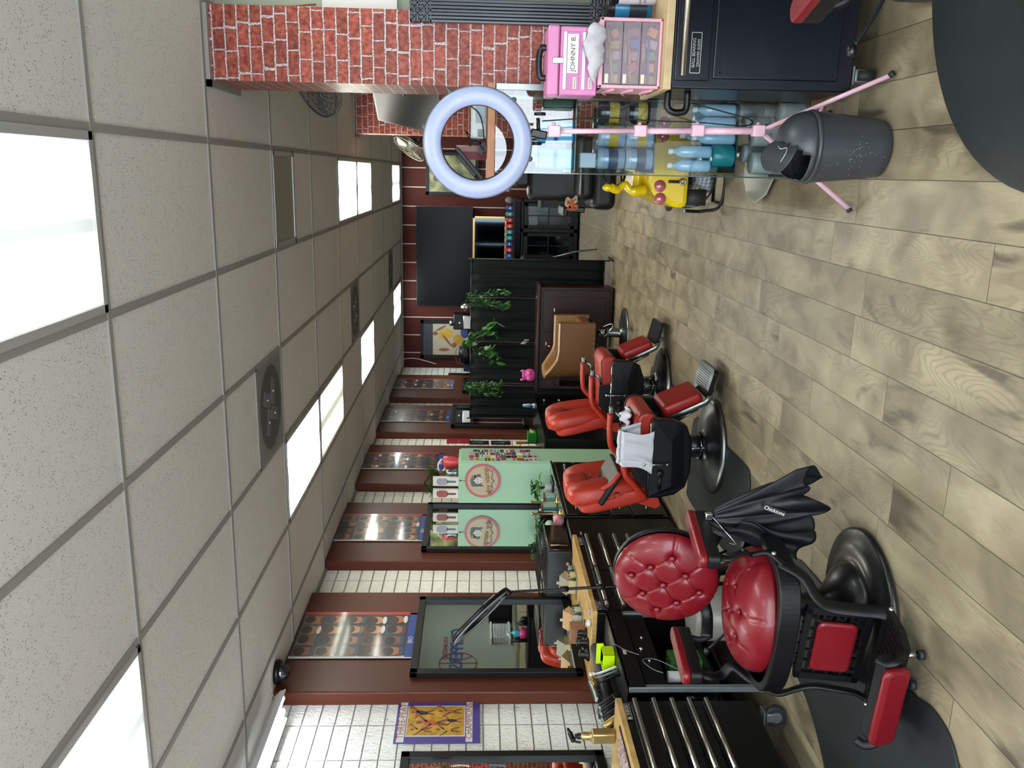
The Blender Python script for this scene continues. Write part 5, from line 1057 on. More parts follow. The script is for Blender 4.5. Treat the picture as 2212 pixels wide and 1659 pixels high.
# on the case: printer, tilted screen, cables
t = thing('printer', 'white printer on the wooden plank of the display case', 'printer', (.155, 4.20, 1.588)); b = MB(); b.bx(0, .24, 0, .30, 0, .078, mat('printer_white', '#aeb2b2', .45), bev=.015); b.build('body', None, t); b = MB(); b.bx(.07, .235, -.003, .0, .012, .055, mat('printer_grey', '#7d8d98', .4), bev=.002); b.build('panel', None, t)
b = MB()
for k in range(6): b.bx(.008 + k * .006, .011 + k * .006, -.002, .001, .018, .045, ink)
b.build('vent', None, t)
t = thing('monitor', 'black screen lying tilted back on the display case plank', 'monitor', (-.015, 4.22, 1.589)); M = Matrix.Translation((.06, .11, .075)) @ rotm(0, -42, 0)
b = MB(); b.prism(rrect(.20, .24, .012, 4), .018, M, blkv); b.prism(rrect(.14, .16, .01, 3), .02, M @ Matrix.Translation((0, 0, .016)), blkv); b.build('back', None, t, bev=.004); b = MB(); b.prism(rrect(.18, .22, .004, 2), .001, M @ Matrix.Translation((0, 0, -.0015)), mat('screen_black', '#030406', .28, spec=.12)); b.build('screen', None, t)
b = MB(); b.box((.13, .1, .02), (.06, .08, .025), blkv, (0, 25, 0)); b.build('stand', None, t)
for k in range(3): wire('cable', ['black cable looping behind the tilted screen', 'black cable coiled between screen and printer', 'black cable hanging in front of the printer panel'][k], [[(.13, 4.3, 1.60), (.15, 4.25, 1.66), (.19, 4.3, 1.69), (.14, 4.35, 1.63), (.10, 4.3, 1.61)], [(.10, 4.2, 1.60), (.14, 4.19, 1.64), (.12, 4.22, 1.67), (.15, 4.21, 1.61)], [(.30, 4.19, 1.667), (.27, 4.19, 1.63), (.22, 4.185, 1.61), (.15, 4.18, 1.602)]][k], .003)
b = MB(); b.bx(.10, .13, 4.46, 4.56, 1.589, 1.74, mat('pale_pink_box', '#b98d86', .5)); b.bx(.06, .10, 4.47, 4.54, 1.589, 1.71, mat('item_crimson', '#8a1f2c', .5)); tag(b.build('product_box'), 'pink and crimson package behind the tilted screen', 'box')
# ------------------------------------------------------------ pink ring light
pinkm = mat('pink_enamel', '#d3a9b8', .35, var=.06, vscale=30); rl = mat('ring_acrylic', '#9098b6', .35, spec=.5); px_, py_ = .195, 3.72
t = thing('ring_light', 'large ring light with lilac diffuser on a pale pink tripod', 'ring light', (px_, py_, 0))
RM = Matrix.Translation((-.078, -.03, 1.632)) @ rotm(0, 0, -6) @ rotm(90, 0, 0)
b = MB(); b.lathe([(.153, .0), (.153, .008), (.160, .014), (.218, .014), (.225, .008), (.225, 0), (.153, 0)], m=rl, seg=72, M=RM); b.build('diffuser', None, t)
for a in (20, 110, 155, 245, 300):
    b = MB(); ca, sa = math.cos(math.radians(a)), math.sin(math.radians(a)); b.tube([RM @ Vector((.158 * ca, .158 * sa, .0142)), RM @ Vector((.218 * ca, .218 * sa, .0142))], .0009, mat('ring_seam', '#c4cbe4', .4), 4); b.build('seam', None, t)
b = MB(); b.lathe([(.150, .004), (.150, -.02), (.165, -.03), (.21, -.03), (.229, -.02), (.229, .004), (.224, .0)], m=mat('ring_back_grey', '#4a4b50', .4), seg=72, M=RM); b.build('back_shell', None, t)
for a in (30, 75, 130, 215, 255, 320):
    b = MB(); q = RM @ Vector((.229 * math.cos(math.radians(a)), .229 * math.sin(math.radians(a)), -.004)); b.sph(q, (.012, .008, .012), MATS['ring_back_grey'], 8); b.build('clip', None, t)
b = MB(); b.box((-.035, .0, 1.375), (.035, .035, .07), blkp, (0, 10, 0), bev=.006); b.cyl((-.03, 0, 1.375), (.03, .0, 1.38), .008, .008, blkp); b.build('tilt_head', None, t)
for s_, z in ((.045, 1.372), (-.075, 1.385)):
    b = MB(); b.cyl((s_ - .004, 0, z), (s_ + .008, 0, z), .024, .024, blkp, 20); b.build('knob', None, t)
b = MB(); b.tube([(-.022, 0, 1.345), (-.012, 0, .95)], .0105, pinkm, 12); b.tube([(-.012, 0, .96), (-.006, 0, .70)], .013, pinkm, 12); b.tube([(-.006, 0, .72), (0, 0, .42)], .0155, pinkm, 12); b.build('pole', None, t)
for x, z in ((-.021, 1.31), (-.012, .945), (-.005, .70), (.0, .44)):
    b = MB(); b.box((x, -.004, z), (.048, .044, .052), pinkm, bev=.006); b.cyl((x, 0, z), (x + .035, -.005, z + .004), .006, .008, pinkm, 10); b.build('clamp', None, t)
for (ax, ay) in ((.41, 3.44), (-.134, 3.69), (.30, 4.03)):
    b = MB(); e = Vector((ax - px_, ay - py_, .008)); b.tube([(0, 0, .43), e * .96 + Vector((0, 0, .012))], .011, pinkm, 10, flat=(1, .75)); b.tube([(0, 0, .20), (e.x * .48, e.y * .48, .225)], .007, pinkm, 8); l = b.build('leg', None, t); b = MB(); b.cyl(e * .955 + Vector((0, 0, .014)), e * 1.0 + Vector((0, 0, .006)), .012, .012, rub, 12); b.build('rubber_foot', None, l)
wire('cable', 'black cable running down beside the pink pole', [(.215, 3.74, 1.36), (.235, 3.75, 1.1), (.228, 3.75, .9), (.225, 3.74, .7), (.215, 3.73, .5), (.24, 3.76, .46), (.27, 3.8, .55), (.31, 3.85, .7)], .003)
# ------------------------------------------------------------ swing lid bin
binm = mat('bin_charcoal', '#33363b', .42, var=.08, vscale=20); t = thing('waste_bin', 'charcoal swing lid bin in front of the pink tripod', 'bin', (.125, 3.50, 0.001))
b = MB(); b.lathe([(0, 0), (.10, 0), (.112, .01), (.118, .05), (.131, .18), (.140, .29), (.140, .296)], m=binm, seg=48); b.build('body', None, t)
b = MB(); b.lathe([(.142, .292), (.146, .298), (.144, .306), (.139, .31)], m=binm, seg=48)
def dome(u, v):
    a = 2 * PI * u; r = .139 * math.cos(v * PI / 2 * .97) ** .8; z = .31 + .115 * math.sin(v * PI / 2)
    return (r * math.cos(a), r * math.sin(a), z)
i = b.mi(binm); N = 48; K = 16; G = [[b.bm.verts.new(Vector(dome(a / N, k / K))) for k in range(K + 1)] for a in range(N)]
for a in range(N):
    for k in range(K):
        q = [G[a][k], G[(a + 1) % N][k], G[(a + 1) % N][k + 1], G[a][k + 1]]; c = sum((v.co for v in q), Vector()) / 4
        if ((c.x + .055) / .075) ** 2 + ((c.y + .035) / .095) ** 2 < 1 and c.z > .335: continue
        f = b.bm.faces.new(q); f.material_index = i; f.smooth = True
b.build('lid_dome', None, t, solid=.003)
FMx = Matrix.Translation((-.045, -.04, .41)) @ rotm(18, 28, 0)
b = MB(); b.grid(lambda u, v: FMx @ Vector(((u - .5) * .15, (v - .5) * .20 * math.sqrt(max(.02, 1 - (2 * u - 1) ** 2 * .9)), .035 * math.cos((u - .5) * 2.6) + .03 * (u - .5) ** 2)), 24, 24, binm); b.build('swing_flap', None, t, solid=.003)
b = MB(); b.tube(bez([FMx @ Vector(p) for p in ((-.03, -.05, .036), (.01, -.055, .04), (.03, -.035, .036), (.02, -.01, .04), (.03, .02, .038))]), .0012, whitep, 4); b.build('scratch', None, t)
b = MB(); b.lathe([(0, .23), (.12, .23)], m=mat('bin_inside', '#050607', .8), seg=32); b.build('liner', None, t)
b = MB(); rnd = random.Random(2)
for k in range(36):
    a = rnd.gauss(-1.75, .22); zz = rnd.gauss(.16, .04); r = .1185 + (zz - .05) * .0985 + .0004; b.sph((r * math.cos(a), r * math.sin(a), zz), .0011, whitep, 5)
b.build('paint_specks', None, t)['kind'] = 'stuff'
# ------------------------------------------------------------ children's car seat, floor fan behind the case
yel = mat('toy_yellow', '#d8b800', .22, coat=.4); t = thing('kids_car_chair', 'yellow toy car barber chair for children behind the display case', 'toy car chair', (.08, 4.86, 0))
b = MB(); b.prism([(-.25, .44), (-.26, .50), (-.20, .62), (-.12, .68), (.12, .68), (.20, .62), (.26, .50), (.25, .44)], .72, frame_M((0, .72, 0), (1, 0, 0), (0, 0, 1)), yel); b.build('car_body', None, t, bev=.03)
b = MB(); b.box((0, .36, .70), (.34, .42, .06), yel, bev=.03); b.build('cowl', None, t)
lamp = mat('lamp_glass_rose', '#a8575c', .12, coat=1)
for (x, z) in ((-.205, .60), (-.135, .605), (.135, .605), (.205, .60)):
    b = MB(); b.lathe([(.034, 0), (.031, .008), (.015, .012), (0, .02)], m=lamp, seg=20, M=Matrix.Translation((x, -.001, z)) @ rotm(90)); b.build('tail_lamp', None, t)
for s_ in (-1, 1):
    b = MB(); b.cyl((s_ * .24, .10, .39), (s_ * .15, .10, .39), .075, .075, rub, 28); b.cyl((s_ * .246, .10, .39), (s_ * .24, .10, .39), .04, .04, chromew, 20); b.build('wheel', None, t)
    b = MB(); b.cyl((s_ * .24, .60, .39), (s_ * .15, .60, .39), .075, .075, rub, 28); b.build('wheel', None, t)
b = MB(); b.tube([(-.11, -.012, .56), (-.11, -.014, .50)], .008, rub, 8); b.lathe([(.010, -.004), (.02, -.004), (.02, .004), (.010, .004), (.010, -.004)], m=chromew, seg=20, M=Matrix.Translation((-.11, -.02, .482)) @ rotm(90)); b.build('tow_strap', None, t)
b = MB(); b.lathe([(.06, -.006), (.075, 0), (.06, .006)], m=blkp, seg=28, M=Matrix.Translation((-.08, .30, .82)) @ rotm(60)); b.tube([(-.08, .3, .82), (-.06, .38, .72)], .01, blkp, 8); b.build('steering_wheel', None, t)
b = MB(); b.tube(bez([(-.16, .05, .68), (-.165, .03, .76), (-.13, .03, .80), (-.16, .02, .84), (-.15, .0, .88)]), [.03] * 8 + [.022] * 8 + [.018] * 8 + [.024] * 9, yel, 12); b.sph((-.15, .0, .90), (.022, .016, .03), yel, 14); b.build('mascot', None, t)
b = MB(); b.lathe([(.13, 0), (.13, .006), (.12, .012), (.04, .02), (.035, .43)], (.06, .10, .002), chromew, 40, sy=1.15); b.build('base', None, t)
# chrome foot plate sticking out beside the case, ceiling reflection put into its colour
b = MB(); b.prism([(.055, -.22), (.06, .24), (-.05, .24), (-.14, .16), (-.19, .0), (-.14, -.14), (-.04, -.22)], .008, Matrix.Translation((-.03, .03, .03)) @ rotm(3, 3, 0), mat('plate_ceiling_reflection', '#a4a79d', .3, .3)); b.build('foot_plate', None, t, bev=.003)
fanm = mat('fan_wire_black', '#1b1c1e', .4); def_ = None
def fan(name, label, loc, rot, R, stand=True, m=None, dup_from=None, dz=.05):
    m = m or fanm; t = thing(name, label, 'fan', loc); M = rotm(*rot); c = Matrix.Translation((0, 0, R + .05 if stand else 0)) @ M
    b = MB(); 
    for r in [R * k / 7 for k in range(1, 8)]:
        zz = dz * math.sqrt(max(0, 1 - (r / R) ** 2 * .85)); b.tube([c @ Vector((r * math.cos(a), r * math.sin(a), zz)) for a in [2 * PI * j / 40 for j in range(40)]], .0016 if r < R * .99 else .006, m, 5, close=True)
        if r > R * .3: b.tube([c @ Vector((r * math.cos(a), r * math.sin(a), -zz)) for a in [2 * PI * j / 40 for j in range(40)]], .0016, m, 5, close=True)
    for k in range(36):
        a = 2 * PI * k / 36; pts = []
        for j in range(7):
            r = R * (.14 + .86 * j / 6); pts.append((r, dz * math.sqrt(max(0, 1 - (r / R) ** 2 * .85))))
        b.tube([c @ Vector((r * math.cos(a + .35 * r / R), r * math.sin(a + .35 * r / R), z)) for r, z in pts], .0013, m, 4); b.tube([c @ Vector((r * math.cos(a), r * math.sin(a), -z)) for r, z in pts], .0013, m, 4)
    b.build('grille', None, t)
    b = MB(); b.cyl(c @ Vector((0, 0, -.09)), c @ Vector((0, 0, -.01)), R * .3, R * .22, blkp, 20); b.build('motor', None, t)
    for k in range(3):
        b = MB(); a0 = k * 2.094; b.grid(lambda u, v: c @ Vector(((.04 + u * R * .78) * math.cos(a0 + v * .8), (.04 + u * R * .78) * math.sin(a0 + v * .8), .02 * (v - .5))), 6, 6, greym); b.build('blade', None, t, solid=.003)
    if stand:
        b = MB(); b.tube(bez([(-R - .02, 0, R + .05), (-R - .02, .03, .10), (-R * .8, -.08, .012), (R * .8, -.08, .012), (R + .02, .03, .10), (R + .02, 0, R + .05)], 6), .011, blkp, 8); b.tube([(-R * .8, -.08, .012), (-R * .8, .14, .012), (R * .8, .14, .012), (R * .8, -.08, .012)], .011, blkp, 8); b.build('stand', None, t)
    return t
fan('floor_fan', 'black wire floor fan behind the yellow toy car chair', (-.02, 5.78, 0), (78, 0, 12), .185)
f1 = fan('wall_fan', 'dark wall fan near the ceiling beside the nearer brick pillar', (.46, 4.95, 2.52), (35, -32, 0), .19, False, mat('fan_wire_dark', '#3a3a38', .4)); b = MB(); b.tube([(0, 0, -.06), (.04, -.12, -.16), (.05, -.2, -.2)], .018, blkp, 8); b.build('bracket', None, f1)
f2 = fan('wall_fan', 'pale wire wall fan near the ceiling by the farther brick pillar', (.24, 9.5, 2.36), (20, -55, 0), .19, False, mat('fan_wire_brass', '#5c5a4a', .4, .6)); b = MB(); b.tube([(0, 0, -.06), (.12, -.1, -.12), (.2, -.2, -.18)], .018, blkp, 8); b.build('bracket', None, f2)
# television on an arm between the pillars
t = thing('television', 'tilted wall television high between the two brick pillars', 'television', (.62, 7.6, 2.25)); M = Matrix.Translation((0, 0, 0)) @ rotm(0, 0, -62) @ rotm(76, 0, 0)
b = MB(); b.prism(rrect(1.05, .60, .01, 2), .04, M @ Matrix.Translation((0, 0, -.04)), blkp); b.build('body', None, t); b = MB(); b.prism(rrect(1.02, .57, .004, 1), .001, M, MATS['screen_black']); b.build('screen', None, t); b = MB(); b.tube([(0, 0, 0), (.3, .1, .1), (.62, .12, .1)], .02, blkp, 8); b.build('arm', None, t)
# black salon chair with cords on the arm
t = thing('barber_chair', 'black vinyl barber chair with orange and cream cords on its arm', 'barber chair', (.0, 7.3, 0))
b = MB(); b.lathe([(.29, 0), (.29, .01), (.1, .05), (.06, .07), (.055, .42)], (0, 0, .002), chromew, 40); b.build('pedestal', None, t)
b = MB(); b.box((.0, .0, .60), (.56, .55, .2), blkv, bev=.06, seg=4); b.box((.05, -.02, .74), (.50, .5, .12), blkv, bev=.05, seg=4); b.build('seat', None, t)
b = MB(); b.box((.03, .30, .95), (.52, .14, .50), blkv, (-8, 0, 0), bev=.06, seg=4); b.build('backrest', None, t)
for s_ in (-1, 1):
    b = MB(); b.box((s_ * .30, .02, .90), (.09, .42, .05), blkv, bev=.02); b.box((s_ * .30, .18, .80), (.05, .06, .2), blkp, bev=.01); b.build('armrest', None, t)
b = MB(); b.box((.0, .33, 1.24), (.24, .10, .14), blkv, bev=.03); b.build('headrest', None, t)
rnd = random.Random(9); oc = mat('cord_orange', '#c0562c', .6); cc = mat('cord_cream', '#b3a888', .7)
for m_, lab, n_ in ((oc, 'tangled orange cord hanging on the black chair arm', 'cord'), (cc, 'cream coloured rope bundled on the black chair arm', 'cord')):
    b = MB()
    for k in range(5):
        dx = -.10 if m_ is oc else 0; b.tube(bez([(-.21 + dx * .3 + rnd.uniform(-.05, .04), 6.99 + rnd.uniform(-.02, .02), .87 + rnd.uniform(-.05, .05)) for j in range(5)]), .006 if m_ is oc else .009, m_, 6)
    tag(b.build(n_), lab, 'cord')
# ================================================================ back of the room
t = thing('television', 'large black wall television above the curtain screen', 'television', (-1.37, 14.10, 1.70)); b = MB(); b.bx(-.815, .815, -.03, .08, 0, .925, blkp, bev=.006); b.build('body', None, t); b = MB(); b.bx(-.805, .805, -.032, -.029, .012, .915, MATS['screen_black']); b.build('screen', None, t)
def framed(name, label, x0, x1, z0, z1, fw=.05, y=14.19, inner=None, fm=None):
    t = thing(name, label, 'picture', ((x0 + x1) / 2, y, z0)); w = x1 - x0; h = z1 - z0; b = MB()
    for q in ((-w / 2, w / 2, 0, fw), (-w / 2, w / 2, h - fw, h), (-w / 2, -w / 2 + fw, 0, h), (w / 2 - fw, w / 2, 0, h)): b.bx(q[0], q[1], -.035, 0, q[2], q[3], fm or fblk)
    b.build('frame', None, t); b = MB(); b.bx(-w / 2 + fw, w / 2 - fw, -.02, -.01, fw, h - fw, inner or paper); b.build('print', None, t); return t, w, h
g = NT('landscape_print', .4); n = g.noise(g.tc.outputs['Object'], 5, 5); g.color(g.ramp(n, [(.35, '#2e3a2c'), (.5, '#6e7048'), (.65, '#a09a6a')]))
framed('framed_painting', 'dark framed landscape painting on the red wall behind the ring light', -.375, .30, 1.62, 2.47, inner=MATS['landscape_print'])
t, w, h = framed('framed_poster', 'framed basketball poster in the corner of the red wall', -3.09, -2.44, 1.72, 2.57, .055, inner=mat('poster_beige', '#a8a08c', .4))
b = MB(); e = -.0215
def Q2(x0, x1, z0, z1, m, lv): b.quad([(x0, e - lv * .0004, z0), (x1, e - lv * .0004, z0), (x1, e - lv * .0004, z1), (x0, e - lv * .0004, z1)], m)
def EL(x, z, rx, rz, m, lv, rot=0): b.bm.faces.new([b.bm.verts.new((x + rx * math.cos(k * PI / 8) * math.cos(rot) - rz * math.sin(k * PI / 8) * math.sin(rot), e - lv * .0004, z + rx * math.cos(k * PI / 8) * math.sin(rot) + rz * math.sin(k * PI / 8) * math.cos(rot))) for k in range(16)]).material_index = b.mi(m)
Q2(-.27, .27, .64, .79, mat('crowd_dark', '#2b2f3a', .5, var=.6, vscale=60), 1); EL(.09, .42, .085, .13, yel if False else mat('jersey_gold', '#b8912f', .5), 2, .3); EL(.10, .60, .035, .045, skins[1], 3); EL(-.02, .40, .02, .13, skins[1], 3, -.9); EL(.0, .20, .09, .10, mat('jersey_gold2', '#a8822c', .5), 2); EL(-.10, .28, .045, .045, mat('print_ball2', '#8a4a2c', .5), 4); EL(.12, .10, .10, .07, mat('shoe_blue', '#2f3c7a', .5), 3); EL(.19, .50, .02, .10, skins[1], 3, .5); EL(-.18, .45, .03, .09, mat('kit_red', '#8a4a3a', .5), 2)
b.build('figure_print', None, t)
t, w, h = framed('wall_mirror', 'gold edged dark mirror below the wall television', -1.42, -.70, 1.15, 1.70, .03, 14.12, mat('dark_mirror', '#2a3033', .05, 1.), goldm); t['category'] = 'mirror'
# cabinet with glass doors and the row of cans
bc = mat('cabinet_black', '#08090c', .42, spec=.3); t = thing('cabinet', 'black cabinet with glass doors against the red wall', 'cabinet', (-1.36, 13.60, 0)); w = .96
b = MB()
for q in ((0, w, 0, .42, .04, .10), (0, w, 0, .42, .90, .93), (0, w, .40, .42, .04, 1.03), (0, .04, 0, .42, 0, 1.03), (w - .04, w, 0, .42, 0, 1.03), (w / 2 - .03, w / 2 + .03, 0, .42, .04, .93), (-.03, w + .03, -.02, .43, 1.03, 1.06)): b.bx(*q, bc, bev=.003)
b.build('body', None, t)
for x0 in (.05, w / 2 + .035):
    b = MB(); ww = w / 2 - .09
    for q in ((x0, x0 + ww, .10, .16), (x0, x0 + ww, .83, .89), (x0, x0 + .05, .10, .89), (x0 + ww - .05, x0 + ww, .10, .89)): b.bx(q[0], q[1], -.015, .005, q[2], q[3], bc, bev=.002)
    b.bx(x0 + ww / 2 - .008, x0 + ww / 2 + .008, -.01, .0, .16, .83, bc); b.bx(x0, x0 + ww, -.01, 0, .49, .51, bc); d = b.build('door', None, t)
    b = MB(); b.bx(x0 + .05, x0 + ww - .05, -.004, -.001, .16, .83, glass('cabinet_glass', (.6, .7, .72))); b.build('pane', None, d)
    b = MB(); b.bx(x0, x0 + ww, .02, .38, .48, .495, bc); b.build('shelf', None, t)
rnd = random.Random(12); cols_ = ['#1b4c86', '#a52a2e', '#157c80', '#2c3a50', '#6a6f72']
for k in range(10):
    z0 = (.105, .50)[k % 2]; x = .10 + (k // 2) * .17 + (.04 if k > 5 else 0); c_ = rnd.choice(cols_); b = MB(); hh = rnd.uniform(.08, .22); b.box((-1.36 + x, 13.78, z0 + hh / 2), (rnd.uniform(.06, .11), .10, hh), mat('shelf_item_' + c_[1:], c_, .5), bev=.01); tag(b.build('product_box'), ('%s package behind the glass doors of the black cabinet, %s shelf' % (['rightmost', 'second from right', 'middle', 'second from left', 'leftmost'][4 - k // 2], ['lower', 'upper'][k % 2])), 'box', 'packages inside the black cabinet')
ccol = ['#1d3f8c', '#1f7f86', '#b02a2a', '#b02a2a', '#1f7f86', '#1f7f86', '#1d3f8c', '#b02a2a', '#1d3f8c']; cn = ['blue', 'teal', 'red', 'red', 'teal', 'teal', 'blue', 'red', 'blue']
ordw = ['rightmost', 'second from right', 'third from right', 'fourth from right', 'fifth, middle', 'fourth from left', 'third from left', 'second from left', 'leftmost']
for k in range(9):
    x = -.545 - k * .094; t = thing('jersey_can', '%s sleeve shaped tin on the black cabinet, %s of the row' % (cn[k], ordw[k]), 'tin', (x, 13.74, 1.061), 0, 'coloured tins in a row on the black cabinet')
    m_ = mat('tin_' + cn[k], ccol[k], .4); b = MB(); b.box((0, 0, .055), (.078, .06, .11), m_, (0, 4 if k == 0 else 0, 0), bev=.012); b.build('body', None, t); b = MB(); b.prism([(-.018, -.016), (.018, -.016), (0, .02)], .001, ony(0, -.031, .055), whitep); b.build('emblem', None, t); b = MB(); b.box((0, 0, .118), (.03, .03, .016), m_, bev=.004); b.build('cap', None, t)
b = MB(); b.sph((-.42, 13.75, 1.12), (.055, .05, .07), mat('cloth_grey', '#6f6c68', .9, bump=1, bscale=40), 14); tag(b.build('plastic_bag'), 'small grey bag at the right end of the row of tins', 'bag')
b = MB(); b.tube([(-1.15, 11.6, .75), (-1.02, 11.55, .30), (-.98, 11.5, .01)], .012, chromew, 8); b.box((-1.35, 11.7, .78), (.5, .45, .5), blkv, bev=.06); b.tube([(-1.55, 11.9, .6), (-1.6, 11.95, .005)], .012, chromew, 8); tag(b.build('dark_chair'), 'black chair behind the curtain screen with one thin leg showing', 'chair')
# dark station at the right with spray bottle
t = thing('dresser', 'low black station at the back right with a blue spray bottle on it', 'dresser', (-.40, 10.5, 0)); b = MB(); b.bx(0, .9, 0, .45, .03, .84, bc, bev=.006); b.build('cabinet', None, t)
for k in range(3): b = MB(); b.bx(.03, .87, -.012, .004, .08 + k * .25, .31 + k * .25, bc, bev=.004); b.build('drawer', None, t)
b = MB(); b.bx(-.01, .91, -.015, .46, .84, .865, bc); b.build('top', None, t)
t = thing('spray_bottle', 'blue spray bottle with pink base on the low black station', 'spray bottle', (-.10, 10.62, .866)); b = MB(); b.lathe([(0, 0), (.06, 0), (.075, .04), (.078, .10), (.05, .11)], m=mat('magenta_plastic', '#a0205f', .4), seg=20); b.build('base', None, t); b = MB(); b.lathe([(.045, .10), (.05, .14), (.045, .19), (.02, .22), (.018, .24)], m=mat('aqua_bottle', '#2a86a8', .2), seg=20); b.build('bottle', None, t); b = MB(); b.box((0, -.01, .27), (.03, .09, .04), whitep, bev=.008); b.build('trigger', None, t)
for k, (x, hh) in enumerate(((-.02, .17), (.06, .22), (-.20, .14), (-.27, .10))):
    b = MB(); b.lathe([(0, 0), (.035, 0), (.035, hh * .8), (.015, hh * .9), (.015, hh), (0, hh)], (x, 10.70, .866), blkp, 16); tag(b.build('bottle'), ['dark bottle right of the spray bottle', 'taller dark bottle behind the case edge', 'dark bottle left of the spray bottle', 'shortest dark bottle at the left'][k], 'bottle', 'dark bottles on the back station')
# curtain screen ------------------------------------------------------------
cur = NT('curtain_black', .9, .1); cur.b.inputs['Base Color'].default_value = lin('#151a19'); cur = cur.m; pole = mat('screen_pole', '#25292c', .35, .5)
t = thing('folding_screen', 'black curtain folding screen of four panels behind the dark wood cabinet', 'screen', (0, 10.25, 0)); xs = [-.995, -1.465, -2.01, -2.565, -3.02]
for k in range(4):
    a, c_ = xs[k] - .015, xs[k + 1] + .015; ph = k * 1.7
    b = MB(); b.grid(lambda u, v: (a + (c_ - a) * u, .012 * math.sin(u * 22 + ph + .8 * math.sin(v * 3)) + .006 * math.sin(u * 47 + v * 2), .09 + v * 1.60), 60, 14, cur); p = b.build('curtain_panel', None, t, solid=.002)
    b = MB()
    for x in (a, c_): b.cyl((x, 0, .02), (x, 0, 1.735), .008, .008, pole, 10)
    b.cyl((a, 0, 1.695), (c_, 0, 1.695), .007, .007, pole, 10); b.cyl((a, 0, .085), (c_, 0, .085), .007, .007, pole, 10); b.build('frame', None, t)
for x in (-.99, -3.02): b = MB(); b.box((x, -.0, .011), (.03, .34, .02), pole, bev=.004); b.build('foot', None, t)
def vine(label, x, z0, L, seed, big=False):
    rnd = random.Random(seed); t = thing('hanging_vine', label, 'vine', (x, 10.20, z0), 0, 'leaf vines hanging on the curtain screen'); b = MB(); s = MB(); n = 66 if big else 260
    for q in range(4 if big else 3):
        pts = [Vector(((q - 1.2) * .03 + rnd.uniform(-.02, .02), -.03, 0))]
        for k in range(8): pts.append(pts[-1] + Vector((rnd.uniform(-.02, .02) + (q - 1.4) * (.022 if big else .004), rnd.uniform(-.008, .004), -L / 8)))
        s.tube(pts, .0018, leafd, 4)
        for k in range(n // 3):
            p = pts[min(8, int(rnd.random() * 9))]; a = rnd.random() * 2 * PI; l = .085 if big else .040
            leaf(b, p + Vector((rnd.uniform(-.025, .025), -.012 - rnd.random() * .02, rnd.uniform(-.03, .03))), (math.cos(a), -.3, math.sin(a) * .7 - .3), l * rnd.uniform(.8, 1.2), l * .75, leafm if rnd.random() < .4 else mat('leaf_sage', '#5d8052', .5), .3, 4)
    s.build('stem', None, t)['kind'] = 'stuff'; b.build('foliage', None, t)
vine('small leaved vine on the right joint of the curtain screen', -1.465, 1.72, .45, 1); vine('large leaved vine on the middle joint of the curtain screen', -2.01, 1.76, .38, 2, True); vine('round leaved vine on the left joint of the curtain screen', -2.565, 1.75, .40, 3)
b = MB()
for k, x in enumerate((-2.03, -2.01, -1.985)): b.tube([(x, 10.19, 1.08 - .02 * k), (x, 10.19, 1.02 - .02 * k)], .005, paper, 6)
tag(b.build('clips'), 'three small white clips on the middle pole of the curtain screen', 'clips')
# dark wood cabinet
g = NT('mahogany', .42, .3); n = g.noise(g.vec(g.math('MULTIPLY', g.xyz()[0], 14.), g.xyz()[1], g.math('MULTIPLY', g.xyz()[2], 1.)), 5, 5); g.color(g.ramp(n, [(.3, '#170c0c'), (.7, '#331a17')])); mah = MATS['mahogany']
t = thing('sideboard', 'dark mahogany cabinet before the curtain screen with a pink pot on top', 'cabinet', (-2.51, 9.86, 0)); w = 1.22
b = MB(); b.bx(0, w, 0, .30, .62, .875, mah, bev=.003); b.bx(w - .52, w, 0, .30, .03, .62, mah, bev=.003); b.bx(0, .03, 0, .30, .03, .62, mah); b.bx(0, w, .28, .30, .03, .62, mah); b.build('carcass', None, t)
b = MB(); b.bx(-.03, w + .04, -.03, .32, .878, .915, mah, bev=.010); b.build('top', None, t)
b = MB(); b.bx(w - .49, w - .03, -.018, 0, .06, .85, mah, bev=.004)
arch = [(-.15, -.33), (.15, -.33), (.15, .25)] + [(.15 - .3 * k / 10, .25 + .05 * math.sin(PI * k / 10)) for k in range(1, 10)] + [(-.15, .25)]
b.prism(arch, .012, ony(w - .26, -.018, .45), mah); d = b.build('door', None, t, bev=.005)
b = MB(); b.sph((w - .455, -.035, .68), .016, chrome, 14); b.cyl((w - .455, -.03, .68), (w - .455, -.018, .68), .006, .006, chrome); b.build('knob', None, d)
b = MB(); b.box((w - .26, -.033, .715), (.04, .003, .014), MATS['label_ivory']); b.build('label', None, d)
for (x0, x1) in ((.03, .33), (.36, .69)):
    b = MB(); b.bx(x0, x1, -.016, 0, .68, .85, mah, bev=.005); b.bx(x0 + .03, x1 - .03, -.022, -.012, .71, .82, mah, bev=.004); d = b.build('drawer', None, t); xm = (x0 + x1) / 2; b = MB(); b.sph((xm, -.035, .76), .016, chrome, 14); b.build('knob', None, d)
    b = MB(); b.box((xm + .03, -.024, .80), (.04, .003, .012), MATS['label_ivory']); b.build('label', None, d)
pk_ = mat('glazed_pink', '#cf4f97', .25, coat=.5); t = thing('pink_pot', 'glazed pink pot on the dark mahogany cabinet', 'pot', (-2.36, 9.92, .9155)); b = MB(); b.lathe([(0, 0), (.05, 0), (.06, .01), (.075, .04), (.078, .07), (.068, .10), (.058, .115), (.066, .135), (.07, .15), (.06, .15), (.05, .12)], m=pk_, seg=28); b.build('pot', None, t)
for s_ in (-1, 1): b = MB(); b.sph((s_ * .03, -.068, .075), (.026, .018, .026), pk_, 14); b.sph((s_ * .055, -.02, .158), (.014, .012, .02), pk_, 10); b.build('bump', None, t)
